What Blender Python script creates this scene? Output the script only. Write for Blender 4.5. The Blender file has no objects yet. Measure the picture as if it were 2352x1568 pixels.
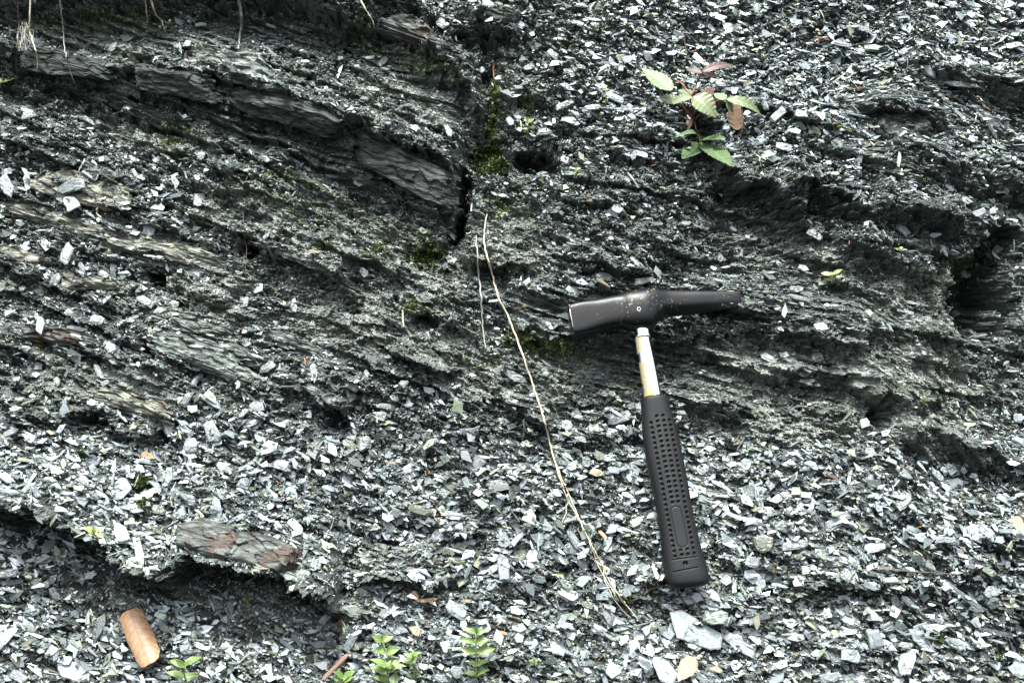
import bpy, math, random
import numpy as np
from mathutils import Vector, Matrix
random.seed(7); RS = np.random.RandomState(11)
scene = bpy.context.scene
COL = scene.collection
R = math.radians

# ------------------------------------------------------------------ camera, sky, sun
SL, PI_ = R(58), R(15)                       # bank slope, camera pitch down
DIST, FOC = 1.25, 45.0
T_ = np.array([0, math.cos(SL), math.sin(SL)])          # up the slope
N_ = np.array([0, -math.sin(SL), math.cos(SL)])         # out of the slope
F_ = np.array([0, math.cos(PI_), -math.sin(PI_)])       # camera forward
E_ = -F_
U_ = np.array([0, math.sin(PI_), math.cos(PI_)])
CAM = E_ * DIST
cd = bpy.data.cameras.new("camera"); cam = bpy.data.objects.new("camera", cd); COL.objects.link(cam)
cd.lens = FOC; cd.sensor_width = 36; cd.clip_start = .01; cd.clip_end = 500
cam.location = CAM; cam.rotation_euler = (math.pi/2 - PI_, 0, 0)
scene.camera = cam
SUN_EL, SUN_ROT = R(76), R(200)
w = bpy.data.worlds.new("World"); scene.world = w; w.use_nodes = True
nt = w.node_tree; nt.nodes.clear()
out = nt.nodes.new('ShaderNodeOutputWorld'); bg = nt.nodes.new('ShaderNodeBackground')
sky = nt.nodes.new('ShaderNodeTexSky'); sky.sky_type = 'NISHITA'; sky.sun_disc = False
sky.sun_elevation = SUN_EL; sky.sun_rotation = SUN_ROT; sky.air_density = 1.0; sky.dust_density = 4.0
# overcast woodland sky: desaturated cloud light, tree-screened horizon
tc = nt.nodes.new('ShaderNodeTexCoord'); sx = nt.nodes.new('ShaderNodeSeparateXYZ')
rp = nt.nodes.new('ShaderNodeValToRGB')
rp.color_ramp.elements[0].position = .50; rp.color_ramp.elements[0].color = (.12, .135, .12, 1)
rp.color_ramp.elements[1].position = .82; rp.color_ramp.elements[1].color = (1, 1, 1, 1)
e_ = rp.color_ramp.elements.new(.66); e_.color = (.5, .52, .5, 1)
mr = nt.nodes.new('ShaderNodeMath'); mr.operation = 'MULTIPLY_ADD'; mr.inputs[1].default_value = .5; mr.inputs[2].default_value = .5
hs = nt.nodes.new('ShaderNodeHueSaturation'); hs.inputs['Saturation'].default_value = .38
mx = nt.nodes.new('ShaderNodeMixRGB'); mx.blend_type = 'MULTIPLY'; mx.inputs[0].default_value = 1
L = nt.links.new
L(tc.outputs['Generated'], sx.inputs[0]); L(sx.outputs['Z'], mr.inputs[0]); L(mr.outputs[0], rp.inputs[0])
L(sky.outputs[0], hs.inputs['Color']); L(hs.outputs[0], mx.inputs[1]); L(rp.outputs[0], mx.inputs[2])
L(mx.outputs[0], bg.inputs['Color']); bg.inputs['Strength'].default_value = .15
L(bg.outputs[0], out.inputs[0])
sd = bpy.data.lights.new("sun", 'SUN'); sun = bpy.data.objects.new("sun", sd); COL.objects.link(sun)
sd.energy = 2.1; sd.angle = R(14); sd.color = (.965, 1, .965)
az = R(-105)                                             # sun azimuth direction (from), slightly left, behind camera
sv = Vector((math.cos(az)*math.cos(SUN_EL), math.sin(az)*math.cos(SUN_EL), math.sin(SUN_EL)))
sun.rotation_euler = sv.to_track_quat('Z', 'Y').to_euler()
sky.sun_rotation = math.atan2(sv.x, sv.y)
vs = scene.view_settings; vs.view_transform = 'Standard'; vs.look = 'None'; vs.gamma = 1; vs.exposure = 2.42

# ------------------------------------------------------------------ picture <-> bank helpers (D units: photo 2352 x 1568)
K_ = 2352 * FOC / 36
def proj(P):
    Q = P - CAM; dep = Q @ F_
    return 1176 + K_*Q[..., 0]/dep, 784 - K_*(Q @ U_)/dep
def ray(px, py):
    d = F_ + (px-1176)/K_*np.array([1., 0, 0]) + (784-py)/K_*U_
    return d/np.linalg.norm(d)
def toplane(px, py):
    d = ray(px, py); return CAM + d * (-(CAM @ N_)/(d @ N_))
MPP = DIST/K_                                            # metres per D pixel at the bank

# ------------------------------------------------------------------ noise
def _h(ix, iy, s):
    n = (ix.astype(np.int64)*374761393 + iy.astype(np.int64)*668265263 + s*1442695041) & 0xffffffff
    n = ((n ^ (n >> 13))*1274126177) & 0xffffffff
    n = (n ^ (n >> 16)) * 2246822519 & 0xffffffff
    return ((n ^ (n >> 15)) & 0xffffff)/float(0xffffff)
def vn(x, y, s=0):
    ix = np.floor(x); iy = np.floor(y); fx = x-ix; fy = y-iy
    fx = fx*fx*(3-2*fx); fy = fy*fy*(3-2*fy)
    a = _h(ix, iy, s); b = _h(ix+1, iy, s); c = _h(ix, iy+1, s); d = _h(ix+1, iy+1, s)
    return (a+(b-a)*fx)*(1-fy) + (c+(d-c)*fx)*fy - .5
def fbm(x, y, s=0, o=4):
    r = 0; a = 1
    for i in range(o):
        r = r + a*vn(x*2**i, y*2**i, s+i*17); a *= .5
    return r
def chips(x, y, s):
    """faceted chip relief: every Worley cell is a little tilted plate"""
    ix = np.floor(x); iy = np.floor(y)
    best = np.full(x.shape, 1e9); val = np.zeros(x.shape)
    for dx in (-1, 0, 1):
        for dy in (-1, 0, 1):
            cx = ix+dx; cy = iy+dy
            jx = cx + _h(cx, cy, s); jy = cy + _h(cx, cy, s+1)
            d = (x-jx)**2 + (y-jy)**2
            hh = _h(cx, cy, s+2)-.5 + (x-jx)*(_h(cx, cy, s+3)-.5)*1.6 + (y-jy)*(_h(cx, cy, s+4)-.72)*1.8
            m = d < best; best = np.where(m, d, best); val = np.where(m, hh, val)
    return val
def sstep(t): t = np.clip(t, 0, 1); return t*t*(3-2*t)

# ledges: lip polyline (D), height m, face width px, ramp above px, ramp below px
LEDGES = [
 ([(-500,-150),(-60,-60),(200,-60),(420,-110),(700,-70),(860,-60),(960,-100)], .075, 150, 150, 60),
 ([(-400,60),(-20,88),(60,100),(130,118),(270,148),(340,150),(480,172),(640,212),(760,255),(900,315),(1000,352),(1050,390)], .050, 118, 110, 70),
 ([(250,246),(330,256),(430,280),(470,296)], .016, 34, 50, 30),
 ([(700,0),(784,30),(861,52),(960,100),(1020,126),(1075,180),(1110,250)], .032, 95, 60, 60),
 ([(1080,30),(1130,44),(1190,60)], .020, 40, 50, 30),
 ([(585,562),(640,572),(700,590),(745,612),(790,645)], .022, 42, 70, 40),
 ([(1055,585),(1130,598),(1190,608),(1235,600)], .026, 30, 80, 40),
 ([(1655,375),(1690,393),(1770,420),(1810,445),(1865,485)], .040, 90, 90, 60),
 ([(1800,400),(1880,418),(1960,445),(1990,468)], .034, 62, 70, 50),
 ([(2030,452),(2100,475),(2190,490),(2230,505)], .034, 50, 60, 40),
 ([(2060,318),(2130,340),(2200,370),(2300,395),(2420,430)], .026, 55, 60, 40),
 ([(2110,125),(2180,140),(2260,165),(2380,185),(2500,200)], .022, 50, 60, 40),
 ([(2010,215),(2080,230),(2150,250),(2195,268)], .018, 34, 50, 30),
 ([(1935,555),(2010,568),(2100,590),(2180,622)], .020, 40, 60, 40),
 ([(1170,655),(1290,670),(1420,655),(1560,650),(1720,680)], .016, 50, 40, 30),
 ([(1180,735),(1320,775),(1480,790),(1620,770),(1730,752),(1850,762),(2010,790)], .030, 70, 80, 70),
 ([(1610,800),(1690,830),(1760,860),(1810,885)], .018, 40, 50, 40),
 ([(1790,838),(1880,855),(1980,862),(2075,880)], .030, 60, 70, 50),
 ([(1980,895),(2080,905),(2190,925)], .020, 34, 40, 40),
 ([(1590,915),(1650,925),(1725,948)], .022, 42, 60, 40),
 ([(2105,980),(2180,1000),(2250,1020),(2330,1050),(2450,1090)], .034, 74, 60, 50),
 ([(-400,1050),(-30,1135),(60,1160),(130,1190),(205,1232),(255,1278),(330,1305),(400,1322)], .060, 110, 110, 120),
 ([(395,1262),(480,1285),(560,1302),(650,1330),(700,1350),(760,1385)], .075, 95, 120, 130),
 ([(120,945),(180,957),(240,980)], .022, 44, 60, 40),
 ([(-30,945),(40,950),(90,965)], .016, 34, 40, 40),
 ([(240,985),(300,1000),(350,1010)], .016, 36, 40, 30),
 ([(715,925),(745,935),(785,950)], .026, 55, 50, 30),
 ([(1135,905),(1190,935),(1270,985)], .018, 32, 50, 40),
 ([(895,808),(960,826),(1035,850)], .015, 30, 40, 40),
 ([(905,700),(950,715),(1010,745)], .018, 34, 40, 30),
 ([(50,640),(200,690),(330,700)], .008, 20, 40, 30),
 ([(150,800),(260,815),(350,835)], .014, 34, 40, 30),
 ([(420,400),(470,415),(530,430)], .014, 36, 50, 30),
 ([(800,1350),(900,1345),(1010,1370)], .012, 30, 40, 40),
 ([(1840,1345),(1960,1360),(2100,1370),(2160,1350)], .014, 30, 50, 40),
 ([(1400,330),(1480,350),(1560,375)], .010, 22, 40, 30),
 ([(1330,600),(1420,615),(1500,625)], .012, 22, 40, 30),
 ([(600,330),(720,350),(860,400),(960,440),(1045,470)], .018, 46, 40, 40),
 ([(1900,640),(2020,670),(2120,700)], .010, 24, 40, 30),
 ([(1620,690),(1760,705),(1900,740),(2130,775)], .012, 22, 40, 30),
]
HOLES = [(332,636,24,13,.05),(545,572,15,16,.045),(975,735,34,22,.04),(975,590,42,30,.03),(1208,358,20,26,.05),(1250,362,30,24,.04),
 (312,806,22,16,.045),(163,826,40,16,.022),(2300,690,66,96,.12),(2340,560,45,50,.06),(2056,965,24,22,.04),(1048,515,13,34,.05),
 (190,975,40,22,.03),(345,1005,18,26,.03),(752,975,30,24,.03),(1255,1370,16,14,.03),(875,1278,26,12,.018),(2195,1278,12,12,.02),
 (1120,330,30,26,.03),(1052,420,12,60,.04),(1062,490,16,40,.045),(1112,150,14,14,.03),(1060,80,30,22,.025),(385,692,14,7,.02),(1720,450,60,30,.02),(690,1385,60,26,.05),(80,1240,90,30,.03),
 (520,1345,125,34,.055),(265,225,30,12,.02),(1620,300,40,34,.03),(1490,830,190,55,.018),(390,1300,18,60,.02),(180,1290,90,50,.02),(1100,1275,26,18,.014),(800,700,36,16,.014)]
CREV = [(1112,60),(1118,150),(1105,260),(1088,380),(1062,470),(1046,520),(1044,560)]
CREV2 = [(1560,880),(1545,780),(1370,760),(1345,860),(1352,940)]
def lip_y(pts, x):
    p = np.array(pts, float); return np.interp(x, p[:, 0], p[:, 1])
def strat(x, y): return sstep((1075-x)/60)*sstep((980-y)/120)*sstep((y-60)/60) + sstep((x-1260)/80)*sstep((y-150)/100)*sstep((1010-y)/120)
FACES = [l for l in LEDGES if l[1] >= .03]
def face(x, y):
    r = 0*x
    for pts, Hh, wd, lu, ld in FACES:
        tp = 30; m = sstep((x-pts[0][0])/tp+.5)*sstep((pts[-1][0]-x)/tp+.5); s_ = y-lip_y(pts, x)
        r = np.maximum(r, m*sstep((s_+2)/14)*sstep((wd*.95-s_)/(wd*.3)))
    return r
def H_large(x, y):
    h = .030*fbm(x/520, y/420, 3, 2) + .014*fbm(x/150, y/95, 9, 3)
    jag = 10*fbm(x/46, y/60, 21, 3) + 15*chips(x/34, y/60, 25) + 7*chips(x/13, y/30, 27)
    for i, (pts, Hh, wd, lu, ld) in enumerate(LEDGES):
        x0, x1 = pts[0][0], pts[-1][0]; tp = min(30, (x1-x0)*.22)
        m = sstep((x-x0)/tp+.5)*sstep((x1-x)/tp+.5)
        s = y - lip_y(pts, x) + jag*.8 + 5*vn(x/9+i*7, y*0+i, 5)
        a = np.where(s < 0, np.exp(np.clip(s/lu, -20, 0)),
            np.where(s < wd, 1-.34*sstep(s/(wd*.14))-.96*sstep(s/wd), -.3*np.exp(-np.clip((s-wd)/ld, 0, 20))))
        h = h + Hh*m*a
    wx = x+16*vn(x/22, y/22, 31)+14*chips(x/17, y/11, 35); wy = y+10*vn(x/22, y/22, 33)+12*chips(x/19, y/10, 37)
    for cx, cy, rx, ry, dp in HOLES:
        r2 = ((wx-cx)/rx)**2+((wy-cy)/ry)**2
        h = h - dp*np.exp(-np.minimum(r2*r2, 30))
    st = strat(x, y)*(1-.9*face(x, y+6))
    b1 = (y*.94-(x-1176)*.34*np.where(x < 1176, 1.15, .6)) + 22*fbm(x/160, y/90, 141, 3) + 6*chips(x/30, y/24, 143)
    q = b1/58; fq = np.floor(q); r_ = q-fq; amp = np.clip(vn(fq*1.7, x/170, 145)*1.6+.45, 0, 1.2)
    h = h + st*.017*amp*np.where(r_ < .9, (r_/.9)**1.6, 1-(r_-.9)/.1)
    cp = np.array(CREV, float); cx = np.interp(y, cp[:, 1], cp[:, 0])
    h = h - .022*np.exp(-((wx-cx)/20)**2)*sstep((y-20)/60)*sstep((600-y)/60)
    return h
def blob(x, y, lst):
    m = 0
    for cx, cy, rx, ry, an in lst:
        c, s = math.cos(R(an)), math.sin(R(an))
        a = (x-cx)*c+(y-cy)*s; b = -(x-cx)*s+(y-cy)*c
        m = np.maximum(m, 1-sstep(((a/rx)**2+(b/ry)**2-.55)/.8))
    return m
LAM = [(700,330,360,60,22),(420,60,420,40,0),(1850,690,300,55,11),(1300,740,150,70,22),(2090,250,140,60,15),(1330,1040,0.1,.1,0),(1720,1110,0.1,0.1,0),
 (300,900,130,36,18),(330,560,190,44,18),(470,810,150,50,25),(1250,960,110,36,28),(2090,350,170,50,12),(240,180,220,45,12),(950,180,160,60,30),
 (1930,860,220,40,8),(1680,850,140,40,22),(2230,1040,120,40,18),(2250,190,140,45,8),(1450,240,0.1,0.1,0),(700,800,110,30,20),(1630,1135,70,26,5),
(1500,860,240,70,10),(1430,690,120,40,0)]
MUD = [(830,560,220,110,25),(560,480,160,60,15),(350,310,170,50,12),(640,620,110,70,10),(1130,520,110,90,0),(2130,850,170,110,15),(2010,960,230,80,5),
 (1760,960,180,70,10),(760,720,160,80,15),(1000,720,150,80,10),(1080,850,150,60,15),(1760,560,170,70,15),(2150,680,130,80,20),(900,230,140,55,22),
 (1130,250,60,160,0),(180,870,150,60,5),(600,1420,260,50,5),(950,650,150,80,0),(1900,590,170,40,10),(190,1400,110,60,30),(420,690,200,50,10),(1650,1340,60,40,20),
 (250,110,160,30,5),(1330,880,150,70,20),(1780,830,140,50,20),(860,1300,110,40,0),(1230,560,70,90,0),(500,640,120,40,0)]
def H_full(x, y, lam=None):
    an = R(19) + .12*vn(x/400, y/400, 77)
    a = x*np.cos(an)+y*np.sin(an); b = -x*np.sin(an)+y*np.cos(an)
    if lam is None: lam = blob(x, y, LAM)
    bb = b + 9*fbm(a/70, b/60, 41, 3)
    l1 = vn(bb/10, a/130, 51) + .7*vn(bb/5.5, a/80, 52)
    q1 = bb/19+.5*vn(a/90, bb/60, 58); q1 = q1-np.floor(q1); l2 = (q1**2)*(.5+vn(np.floor(bb/19), a/70, 59)*1.3)
    h = H_large(x, y)
    h = h + (.0012+.0050*lam)*l1 + .011*lam*vn(bb/30, a/260, 57) + (.0015+.0075*lam)*l2
    mud = blob(x, y, MUD)
    k = 1-.75*lam
    h = h + (.35+.65*k)*.011*chips(a/44, b/20, 90) + k*(.0055*chips(a/15, b/8, 60) + .0030*chips(a/7, b/4.2, 70)) + .0022*fbm(x/9, y/9, 80, 2) + .006*(k)*fbm(x/36, y/26, 88, 2)
    return h

# ------------------------------------------------------------------ object helpers
def link(name, me, parent=None, mat=None):
    o = bpy.data.objects.new(name, me); COL.objects.link(o)
    if parent: o.parent = parent
    if mat and me: me.materials.append(mat)
    return o
def tag(o, label=None, cat=None, group=None, kind=None):
    if label: o['label'] = label
    if cat: o['category'] = cat
    if group: o['group'] = group
    if kind: o['kind'] = kind
    return o
def empty(name, loc): 
    o = bpy.data.objects.new(name, None); COL.objects.link(o); o.location = loc; o.empty_display_size = .02; return o
def np_mesh(name, V, faces_flat, counts, smooth=False, attrs=None):
    me = bpy.data.meshes.new(name)
    me.vertices.add(len(V)); me.vertices.foreach_set('co', np.ascontiguousarray(V, dtype=np.float32).ravel())
    me.loops.add(len(faces_flat)); me.loops.foreach_set('vertex_index', np.ascontiguousarray(faces_flat, dtype=np.int32))
    st = np.concatenate([[0], np.cumsum(counts)[:-1]]).astype(np.int32)
    me.polygons.add(len(counts)); me.polygons.foreach_set('loop_start', st)
    me.polygons.foreach_set('loop_total', np.asarray(counts, dtype=np.int32))
    if attrs:
        for k, v in attrs.items():
            at = me.attributes.new(k, 'FLOAT', 'POINT'); at.data.foreach_set('value', np.ascontiguousarray(v, dtype=np.float32))
    me.update(calc_edges=True)
    me.polygons.foreach_set('use_smooth', np.full(len(counts), smooth, dtype=bool)); me.validate()
    return me
def grid_mesh(name, P, smooth=True, attrs=None, closed=False, caps=False, mask=None):
    """P: (n, m, 3) array; closed: wraps in m"""
    n, m = P.shape[:2]; idx = np.arange(n*m).reshape(n, m)
    if closed: idx = np.concatenate([idx, idx[:, :1]], 1)
    q = np.stack([idx[:-1, :-1], idx[:-1, 1:], idx[1:, 1:], idx[1:, :-1]], -1).reshape(-1, 4)
    if mask is not None: q = q[mask.ravel()]
    fl = q.ravel(); ct = [4]*len(q)
    if caps:
        fl = np.concatenate([fl, np.arange(m)[::-1], np.arange(m)+(n-1)*m]); ct = ct+[m, m]
    return np_mesh(name, P.reshape(-1, 3), fl, ct, smooth, attrs)

# ------------------------------------------------------------------ materials
def newmat(name):
    m = bpy.data.materials.new(name); m.use_nodes = True; t = m.node_tree
    return m, t, t.nodes['Principled BSDF']
def N(t, typ, **kw):
    n = t.nodes.new(typ)
    for k, v in kw.items(): setattr(n, k, v)
    return n
def ramp(t, stops):
    r = N(t, 'ShaderNodeValToRGB'); cr = r.color_ramp
    cr.elements[0].position, cr.elements[0].color = stops[0][0], (*stops[0][1], 1)
    cr.elements[1].position, cr.elements[1].color = stops[-1][0], (*stops[-1][1], 1)
    for p, c in stops[1:-1]:
        e = cr.elements.new(p); e.color = (*c, 1)
    return r
def noise(t, vec, scale, detail=3, rough=.6):
    n = N(t, 'ShaderNodeTexNoise'); n.inputs['Scale'].default_value = scale; n.inputs['Detail'].default_value = detail
    n.inputs['Roughness'].default_value = rough; t.links.new(vec, n.inputs['Vector']); return n
def mixc(t, typ, fac, a, b):
    m = N(t, 'ShaderNodeMixRGB', blend_type=typ)
    for s, v in ((0, fac), (1, a), (2, b)):
        if hasattr(v, 'is_linked') or hasattr(v, 'links'): t.links.new(v, m.inputs[s])
        elif s == 0: m.inputs[0].default_value = v
        else: m.inputs[s].default_value = (*v, 1)
    return m.outputs[0]
BEDROT = (0, R(0), 0)
def bedcoords(t, perobj=False, stretch=(.14, 1, 1)):
    c = N(t, 'ShaderNodeTexCoord'); v = c.outputs['Object']
    if perobj:
        oi = N(t, 'ShaderNodeObjectInfo'); a = N(t, 'ShaderNodeVectorMath', operation='ADD'); k = N(t, 'ShaderNodeMath', operation='MULTIPLY')
        k.inputs[1].default_value = 37.; t.links.new(oi.outputs['Random'], k.inputs[0]); t.links.new(v, a.inputs[0]); t.links.new(k.outputs[0], a.inputs[1]); v = a.outputs[0]
        mp = N(t, 'ShaderNodeMapping'); mp.inputs['Scale'].default_value = stretch
    else:
        mp = N(t, 'ShaderNodeMapping'); mp.inputs['Rotation'].default_value = (0, R(-19), 0); mp.inputs['Scale'].default_value = stretch
    t.links.new(v, mp.inputs['Vector']); return v, mp.outputs[0]
SL_STOPS = [(0, (.014, .0175, .0165)), (.35, (.047, .0555, .0535)), (.7, (.15, .17, .168)), (1, (.40, .44, .44))]
def slate_mat(name, perobj=False, rough=.36, bump=.25):
    m, t, b = newmat(name); v, vb = bedcoords(t, perobj, (.25, 1, 1))
    at = N(t, 'ShaderNodeAttribute', attribute_name='tone'); ah = N(t, 'ShaderNodeAttribute', attribute_name='hue')
    n1 = noise(t, v, 260, 4); n2 = noise(t, vb, 420, 3)
    ad = N(t, 'ShaderNodeMath', operation='MULTIPLY_ADD'); ad.inputs[1].default_value = .42; t.links.new(n1.outputs[0], ad.inputs[0])
    su = N(t, 'ShaderNodeMath', operation='SUBTRACT'); t.links.new(at.outputs['Fac'], ad.inputs[2]); t.links.new(ad.outputs[0], su.inputs[0]); su.inputs[1].default_value = .21
    r = ramp(t, SL_STOPS); t.links.new(su.outputs[0], r.inputs[0])
    tint = ramp(t, [(0, (1, 1, 1)), (.3, (.93, .98, 1.06)), (.6, (1.0, 1.08, .84)), (.8, (1.18, 1.08, .72)), (1, (1.25, .84, .58))]); t.links.new(ah.outputs['Fac'], tint.inputs[0])
    c = mixc(t, 'MULTIPLY', 1., r.outputs[0], tint.outputs[0])
    t.links.new(c, b.inputs['Base Color'])
    rr = N(t, 'ShaderNodeMapRange'); rr.inputs[3].default_value = rough-.12; rr.inputs[4].default_value = rough+.22
    t.links.new(n2.outputs[0], rr.inputs[0]); t.links.new(rr.outputs[0], b.inputs['Roughness'])
    b.inputs['Specular IOR Level'].default_value = .65
    bp = N(t, 'ShaderNodeBump'); bp.inputs['Strength'].default_value = bump; bp.inputs['Distance'].default_value = .0012
    sm = N(t, 'ShaderNodeMath', operation='ADD'); t.links.new(n1.outputs[0], sm.inputs[0]); t.links.new(n2.outputs[0], sm.inputs[1])
    t.links.new(sm.outputs[0], bp.inputs['Height']); t.links.new(bp.outputs[0], b.inputs['Normal'])
    return m
M_flake = slate_mat('loose_slate'); M_bigflake = slate_mat('slate_flake_surface', True, .4, .5)
def ground_mat():
    m, t, b = newmat('slate_bank_rock'); v, vb = bedcoords(t, False, (.10, 1, 1))
    at = N(t, 'ShaderNodeAttribute', attribute_name='mud'); am = N(t, 'ShaderNodeAttribute', attribute_name='moss')
    n1 = noise(t, v, 330, 5, .7); n2 = noise(t, vb, 260, 4, .7); n3 = noise(t, v, 26, 3)
    rock = ramp(t, [(.3, (.012, .0145, .0125)), (.5, (.042, .049, .043)), (.72, (.13, .145, .13))]); t.links.new(n2.outputs[0], rock.inputs[0])
    mud = ramp(t, [(.3, (.04, .044, .038)), (.5, (.12, .128, .112)), (.72, (.28, .30, .27))]); t.links.new(n1.outputs[0], mud.inputs[0])
    mm = N(t, 'ShaderNodeMath', operation='MULTIPLY'); r3 = ramp(t, [(.38, (0,)*3), (.55, (1,)*3)]); t.links.new(n3.outputs[0], r3.inputs[0])
    t.links.new(at.outputs['Fac'], mm.inputs[0]); t.links.new(r3.outputs[0], mm.inputs[1])
    c = mixc(t, 'MIX', mm.outputs[0], rock.outputs[0], mud.outputs[0])
    n4 = noise(t, v, 90, 4, .7); r4 = ramp(t, [(.52, (0,)*3), (.62, (1,)*3)]); t.links.new(n4.outputs[0], r4.inputs[0])
    m4 = N(t, 'ShaderNodeMath', operation='MULTIPLY'); t.links.new(r4.outputs[0], m4.inputs[0]); t.links.new(am.outputs['Fac'], m4.inputs[1])
    c = mixc(t, 'MIX', m4.outputs[0], c, (.045, .07, .012))
    t.links.new(c, b.inputs['Base Color'])
    rr = N(t, 'ShaderNodeMapRange'); rr.inputs[3].default_value = .25; rr.inputs[4].default_value = .75
    t.links.new(n1.outputs[0], rr.inputs[0]); t.links.new(rr.outputs[0], b.inputs['Roughness'])
    b.inputs['Specular IOR Level'].default_value = .6
    bp = N(t, 'ShaderNodeBump'); bp.inputs['Strength'].default_value = .8; bp.inputs['Distance'].default_value = .002
    sm = N(t, 'ShaderNodeMath', operation='ADD'); t.links.new(n1.outputs[0], sm.inputs[0]); t.links.new(n2.outputs[0], sm.inputs[1])
    t.links.new(sm.outputs[0], bp.inputs['Height']); t.links.new(bp.outputs[0], b.inputs['Normal'])
    return m
M_ground = ground_mat()
def slab_mat(name, stops, bump=.7, patch=None, sc=150):
    m, t, b = newmat(name); v, vb = bedcoords(t, False, (.2, 1, 1))
    n1 = noise(t, vb, sc*2, 5, .7); n2 = noise(t, v, 45, 3); n3 = noise(t, vb, sc, 4)
    r = ramp(t, stops); t.links.new(n3.outputs[0], r.inputs[0]); c = r.outputs[0]
    if patch:
        rp_ = ramp(t, [(.50, (0,)*3), (.60, (1,)*3)]); t.links.new(n2.outputs[0], rp_.inputs[0]); c = mixc(t, 'MIX', rp_.outputs[0], c, patch)
    k = ramp(t, [(.38, (.4,)*3), (.56, (1.1,)*3)]); t.links.new(n1.outputs[0], k.inputs[0])
    c = mixc(t, 'MULTIPLY', 1., c, k.outputs[0])
    t.links.new(c, b.inputs['Base Color']); b.inputs['Roughness'].default_value = .6; b.inputs['Specular IOR Level'].default_value = .28
    bp = N(t, 'ShaderNodeBump'); bp.inputs['Strength'].default_value = bump; bp.inputs['Distance'].default_value = .003
    t.links.new(n1.outputs[0], bp.inputs['Height']); t.links.new(bp.outputs[0], b.inputs['Normal'])
    return m
M_slab_grey = slab_mat('grey_bedded_slate', [(.35, (.03, .032, .03)), (.5, (.075, .086, .078)), (.65, (.165, .188, .170))])
M_slab_yel = slab_mat('ochre_bedded_slate', [(.35, (.035, .036, .029)), (.5, (.11, .112, .092)), (.65, (.25, .25, .19))])
M_slab_rust = slab_mat('rusty_bedded_slate', [(.35, (.03, .031, .030)), (.5, (.042, .047, .043)), (.65, (.085, .093, .084))], .5, (.046, .033, .024))
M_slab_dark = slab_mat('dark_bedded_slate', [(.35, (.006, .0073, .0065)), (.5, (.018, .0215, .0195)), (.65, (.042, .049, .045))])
def plain(name, col, rough=.5, spec=.5, metal=0, bump=0, sc=200, var=.25, trans=0):
    m, t, b = newmat(name); c = N(t, 'ShaderNodeTexCoord'); n = noise(t, c.outputs['Object'], sc, 4)
    k = ramp(t, [(.3, (1-var,)*3), (.7, (1+var,)*3)]); t.links.new(n.outputs[0], k.inputs[0])
    t.links.new(mixc(t, 'MULTIPLY', 1., col, k.outputs[0]), b.inputs['Base Color'])
    b.inputs['Roughness'].default_value = rough; b.inputs['Specular IOR Level'].default_value = spec; b.inputs['Metallic'].default_value = metal
    if bump:
        bp = N(t, 'ShaderNodeBump'); bp.inputs['Strength'].default_value = bump; bp.inputs['Distance'].default_value = .0006
        t.links.new(n.outputs[0], bp.inputs['Height']); t.links.new(bp.outputs[0], b.inputs['Normal'])
    return m
def leaf_mat(name, col, vein, rough=.45, blotch=None, bsc=120):
    m, t, b = newmat(name); c = N(t, 'ShaderNodeTexCoord'); n = noise(t, c.outputs['Object'], 160, 4); n2 = noise(t, c.outputs['Object'], bsc, 3)
    a = N(t, 'ShaderNodeAttribute', attribute_name='vein')
    k = ramp(t, [(.3, (.78,)*3), (.7, (1.2,)*3)]); t.links.new(n.outputs[0], k.inputs[0])
    cc = mixc(t, 'MULTIPLY', 1., col, k.outputs[0])
    if blotch:
        r = ramp(t, [(.52, (0,)*3), (.64, (1,)*3)]); t.links.new(n2.outputs[0], r.inputs[0]); cc = mixc(t, 'MIX', r.outputs[0], cc, blotch)
    cc = mixc(t, 'MIX', a.outputs['Fac'], cc, vein)
    t.links.new(cc, b.inputs['Base Color']); b.inputs['Roughness'].default_value = rough
    tr = N(t, 'ShaderNodeBsdfTranslucent'); t.links.new(cc, tr.inputs[0]); ms = N(t, 'ShaderNodeMixShader'); ms.inputs[0].default_value = .25
    o = t.nodes['Material Output']; t.links.new(b.outputs[0], ms.inputs[1]); t.links.new(tr.outputs[0], ms.inputs[2]); t.links.new(ms.outputs[0], o.inputs[0])
    return m
M_bramble = leaf_mat('bramble_leaf_green', (.095, .13, .058), (.165, .205, .11), .5)
M_bramble_dk = leaf_mat('bramble_leaf_dark_green', (.065, .105, .045), (.13, .18, .09), .45)
M_bramble_red = leaf_mat('bramble_leaf_maroon', (.075, .042, .036), (.13, .088, .072), .5)
M_bramble_mix = leaf_mat('bramble_leaf_browned', (.10, .125, .06), (.165, .185, .10), .5, (.11, .09, .05), 60)
M_seed = leaf_mat('seedling_green', (.115, .18, .05), (.17, .24, .09), .5)
M_seed_y = leaf_mat('seedling_yellow', (.22, .27, .09), (.28, .31, .13), .5, (.2, .12, .04), 90)
M_dead = leaf_mat('dead_leaf_orange', (.31, .19, .11), (.17, .085, .04), .5, (.30, .155, .07), 60)
M_dead_p = leaf_mat('dead_leaf_pale', (.27, .175, .12), (.22, .13, .08), .6, (.22, .13, .075), 70)
M_dead_b = leaf_mat('dead_leaf_brown', (.12, .06, .035), (.07, .035, .02), .5)
M_root = plain('root_bark_tan', (.33, .29, .21), .7, .2, bump=.5, sc=500, var=.4)
M_root_w = plain('root_bark_pale', (.20, .20, .175), .8, .2, bump=.5, sc=600, var=.4)
M_root_b = plain('root_bark_brown', (.06, .042, .032), .7, .3, var=.4)
M_needle = plain('needle_brown', (.15, .08, .045), .6, .3)
M_stem_r = plain('bramble_stem_red', (.13, .05, .035), .5, .4)
M_stem_g = plain('seedling_stem', (.20, .24, .09), .5, .4)
M_moss = plain('moss_green', (.045, .062, .014), .7, .2, var=.5, sc=300)

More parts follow.
